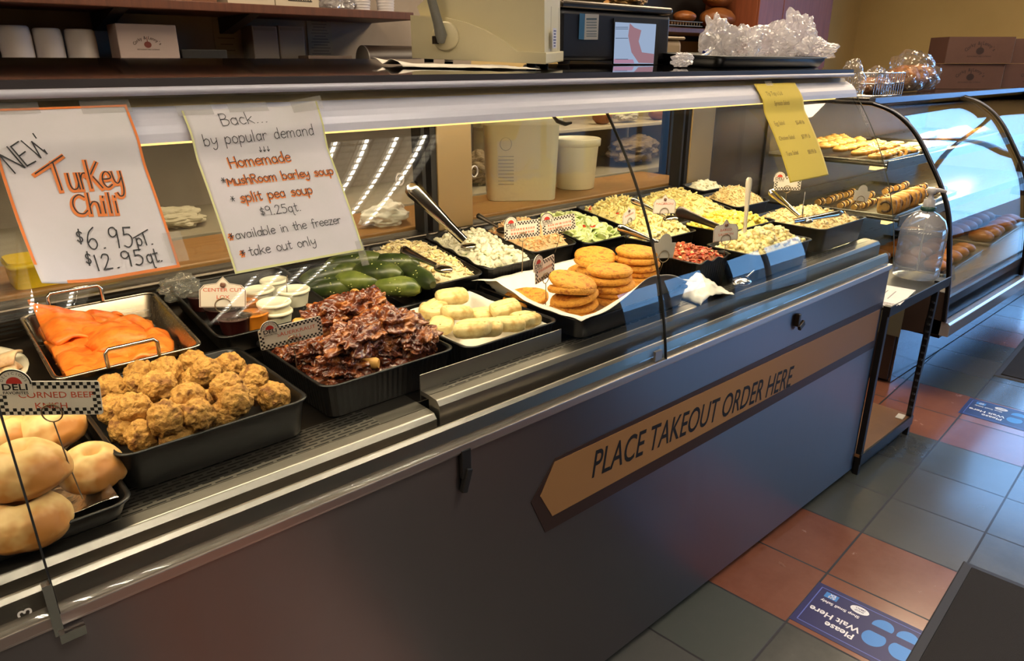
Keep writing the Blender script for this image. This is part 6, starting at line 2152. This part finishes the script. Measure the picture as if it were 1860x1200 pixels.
for i, (px_, y, rad, lab, br_) in enumerate([(1590, 1.72, (.115, .060, .060), 'bagged twisted bread in the wire rack', 1), (1655, 1.80, (.22, .12, .10), 'large bag of rolls lying beside the wire rack', 1), (1548, 1.66, (.07, .06, .075), 'loose clear bag at the near end of the bakery case top', 0)]):
    x = aty(px_, 140, y).x
    zc = ZB + rad[2] * .80 + (.008 if i == 0 else .006)
    t = thing('bread_bag', lab, 'bread bag', (x, y, ZB + (.006 if i == 0 else .002)), 'bread bags on the bakery case')
    if br_:
        for k in range(3):
            MB().blob((x + (k - 1) * rad[0] * .55, y, zc - .008), (rad[0] * .36, rad[1] * .75, rad[2] * .72), .10, 1.5, k, (0, 0, .2 * k), 3).build('bread', M_bread, t)

    def f(v, p, i=i):
        w = noise.turbulence(v * 2.2 + Vector((i * 7.7, 0, 0)), 4, True)
        q = p * (.92 + .28 * w)
        q.z = max(q.z, -rad[2] * .79)
        if v.z > .55:
            q.z += (v.z - .55) * rad[2] * .9
        return q
    o = MB().blob((x, y, zc), (rad[0] * 1.02, rad[1] * 1.05, rad[2] * 1.02), .1, 1.3, i, (0, 0, 0), 4, 0, None, f).build('bag_film', M_clearbag, t)
    for p in o.data.polygons:
        p.use_smooth = False
M_bbrown = pm('catering_box_card', (.34, .235, .205), .65, c2=(.32, .22, .19), scale=8)
M_bwhite = pm('box_edge_white', (.62, .60, .64), .6)
b0, b1 = Vector((5.40, 1.87, 0)), Vector((5.72, 1.585, 0))
bu = (b1 - b0).normalized()
bn = Vector((-bu.y, bu.x, 0))
if bn.x < 0:
    bn = -bn
M_boxlogo = pm('box_logo', (.16, .10, .09), .6)


def catering_box(label, o, w, d, h, z):
    t = thing('catering_box', label, 'box', o + bu * w / 2 + bn * d / 2 + Vector((0, 0, z)), 'brown catering boxes')
    P = lambda a, b, c_: o + bu * a + bn * b + Vector((0, 0, z + c_))
    MB().loft([[P(0, 0, c_), P(w, 0, c_), P(w, d, c_), P(0, d, c_)] for c_ in (0, h)], True, True, True, 0, False).build('carton', M_bbrown, t, .003)
    MB().add([P(w + .001, .0, .004), P(w + .001, .075, .004), P(w + .001, .075, h - .004), P(w + .001, .0, h - .004)], [(0, 1, 2, 3)]).build('white_edge', M_bwhite, t)
    logo(t, P(w * .5, 0, h * .5), bu, Vector((0, 0, 1)), -bn, h * .62, M_boxlogo, M_boxlogo)


catering_box('brown catering box, the lower of the two nearest on the bakery case', b0, .425, .22, .155, ZB + .001)
catering_box('brown catering box, the upper of the two nearest on the bakery case', b0 + bu * .02 - bn * .01, .43, .22, .160, ZB + .158)
catering_box('brown catering box beside the pair, lower', b0 + bu * .445 + bn * .03, .425, .22, .150, ZB + .006)
catering_box('brown catering box beside the pair, upper', b0 + bu * .455 + bn * .03, .425, .22, .150, ZB + .158)

# ------------------------------------------------------------------ on the floor
M_mat = pm('mat_pile', (.105, .088, .078), .95, c2=(.125, .105, .092), scale=300, bump=.8, bscale=700, bdist=.004)
M_matedge = pm('mat_edge', (.16, .16, .18), .7)


def mat_(label, c, ang, L, W):
    """c = corner; runs L along -x and W along -y after the turn"""
    ang = math.radians(ang)
    ux, uy = Vector((math.cos(ang), math.sin(ang), 0)), Vector((-math.sin(ang), math.cos(ang), 0))
    P = lambda a, b, z: Vector((c[0], c[1], 0)) + ux * a + uy * b + Vector((0, 0, z))
    t = thing('floor_mat', label, 'floor mat', P(L / 2, W / 2, 0), 'dark floor mats')

    def rect(e, z):
        sx, sy = (1 if L > 0 else -1), (1 if W > 0 else -1)
        return [P(e * sx, e * sy, z), P(L - e * sx, e * sy, z), P(L - e * sx, W - e * sy, z), P(e * sx, W - e * sy, z)]
    MB().loft([rect(0, .0008), rect(.004, .004), rect(.028, .006), rect(.028, .001)], True, True, False, 0, False).build('rubber_edge', M_matedge, t)
    MB().loft([rect(.028, .0015), rect(.030, .010)], True, True, True, 0, False).build('pile', M_mat, t)


mat_('dark floor mat at the bottom right corner of the view', (2.428, .472), 4.2, -1.6, -.95)
mat_('dark floor mat farther along, in front of the bakery case', (4.215, .905), 4.2, 1.6, -.95)
M_dblue = pm('decal_blue', (.10, .11, .34), .35)
M_dlight = pm('decal_light_blue', (.22, .50, .80), .35)
M_dwhite = pm('decal_white', (.90, .90, .92), .4)


def decal(label, o, ang, W=.222, L=.36):
    """o = far left corner; text reads along +u, its top toward +v"""
    ang = math.radians(ang)
    v = Vector((-math.cos(ang), -math.sin(ang), 0))
    u = Vector((-math.sin(ang), math.cos(ang), 0))
    t = thing('floor_decal', label, 'floor decal', o, 'blue floor decals')
    P = lambda a, b, z: Vector(o) + u * a + v * b + Vector((0, 0, z))
    MB().loft([[P(0, 0, z), P(-L, 0, z), P(-L, W, z), P(0, W, z)] for z in (.0004, .0010)], True, True, True, 0, False).build('vinyl', M_dblue, t)
    mb = MB()
    e, w = .016, .0028
    for a0, a1, c0, c1 in ((-e, -L + e, e, e + w), (-e, -L + e, W - e - w, W - e), (-e, -e - w, e, W - e), (-L + e + w, -L + e, e, W - e)):
        mb.add([P(a0, c0, .0012), P(a1, c0, .0012), P(a1, c1, .0012), P(a0, c1, .0012)], [(0, 1, 2, 3)])
    mb.build('border_line', pm('decal_line', (.34, .40, .72), .4), t)
    for s_, size, a, b in (('Please', .0335, -.126, .157), ('Wait Here', .0335, -.098, .120), ('Shop Small Safely', .0165, -.093, .070)):
        put_text(MB(), s_, size, lambda x, y: P(a + x, b + y, .0013), bold=.022, sx=1.0).build('lettering', M_dwhite, t)
    lg = MB().add([P(a, b, .0012) for a, b in ((-.036, .028), (-.075, .028), (-.075, .055), (-.036, .055))], [(0, 1, 2, 3)]).build('square_logo', M_dlight, t)
    mb = MB()
    put_text(mb, 'AM', .015, lambda x, y: P(-.058 + x, .042 + y, .0014), bold=.02)
    put_text(mb, 'EX', .015, lambda x, y: P(-.058 + x, .030 + y, .0014), bold=.02)
    mb.build('square_logo_print', M_dwhite, lg)
    ov = MB().add([P(-.140 + .027 * math.cos(a), .042 + .017 * math.sin(a), .0012) for a in (2 * math.pi * k / 24 for k in range(24))], [tuple(range(24))]).build('oval_logo', M_dwhite, t)
    mb = MB()
    put_text(mb, 'SHOP', .0105, lambda x, y: P(-.140 + x, .043 + y, .0014), bold=.01)
    put_text(mb, 'SMALL', .0105, lambda x, y: P(-.140 + x, .033 + y, .0014), bold=.01)
    mb.build('oval_logo_print', M_dblue, ov)
    for a, tw in ((-.212, .06), (-.282, -.02)):
        for part, cy, ry, rx, cut in (('heel_print', .130, .036, .031, 1), ('toe_print', .066, .032, .029, -1)):
            pts = []
            for k in range(28):
                th = 2 * math.pi * k / 28
                x, y = rx * math.cos(th), ry * math.sin(th)
                y = y if part == 'toe_print' else y
                if part == 'heel_print':
                    y = max(y, -ry * .72)
                else:
                    y = min(y, ry * .30)
                pts.append(P(a + x + tw * (y + cy - .1), cy + y, .0012))
            MB().add(pts, [tuple(range(28))]).build(part, M_dlight, t)


decal('blue floor decal reading Please Wait Here, nearest the viewer', Vector((1.972, .742, 0)), 4.2)
decal('blue floor decal farther along the aisle, washed out by glare', Vector((3.825, .890, 0)), 4.2)
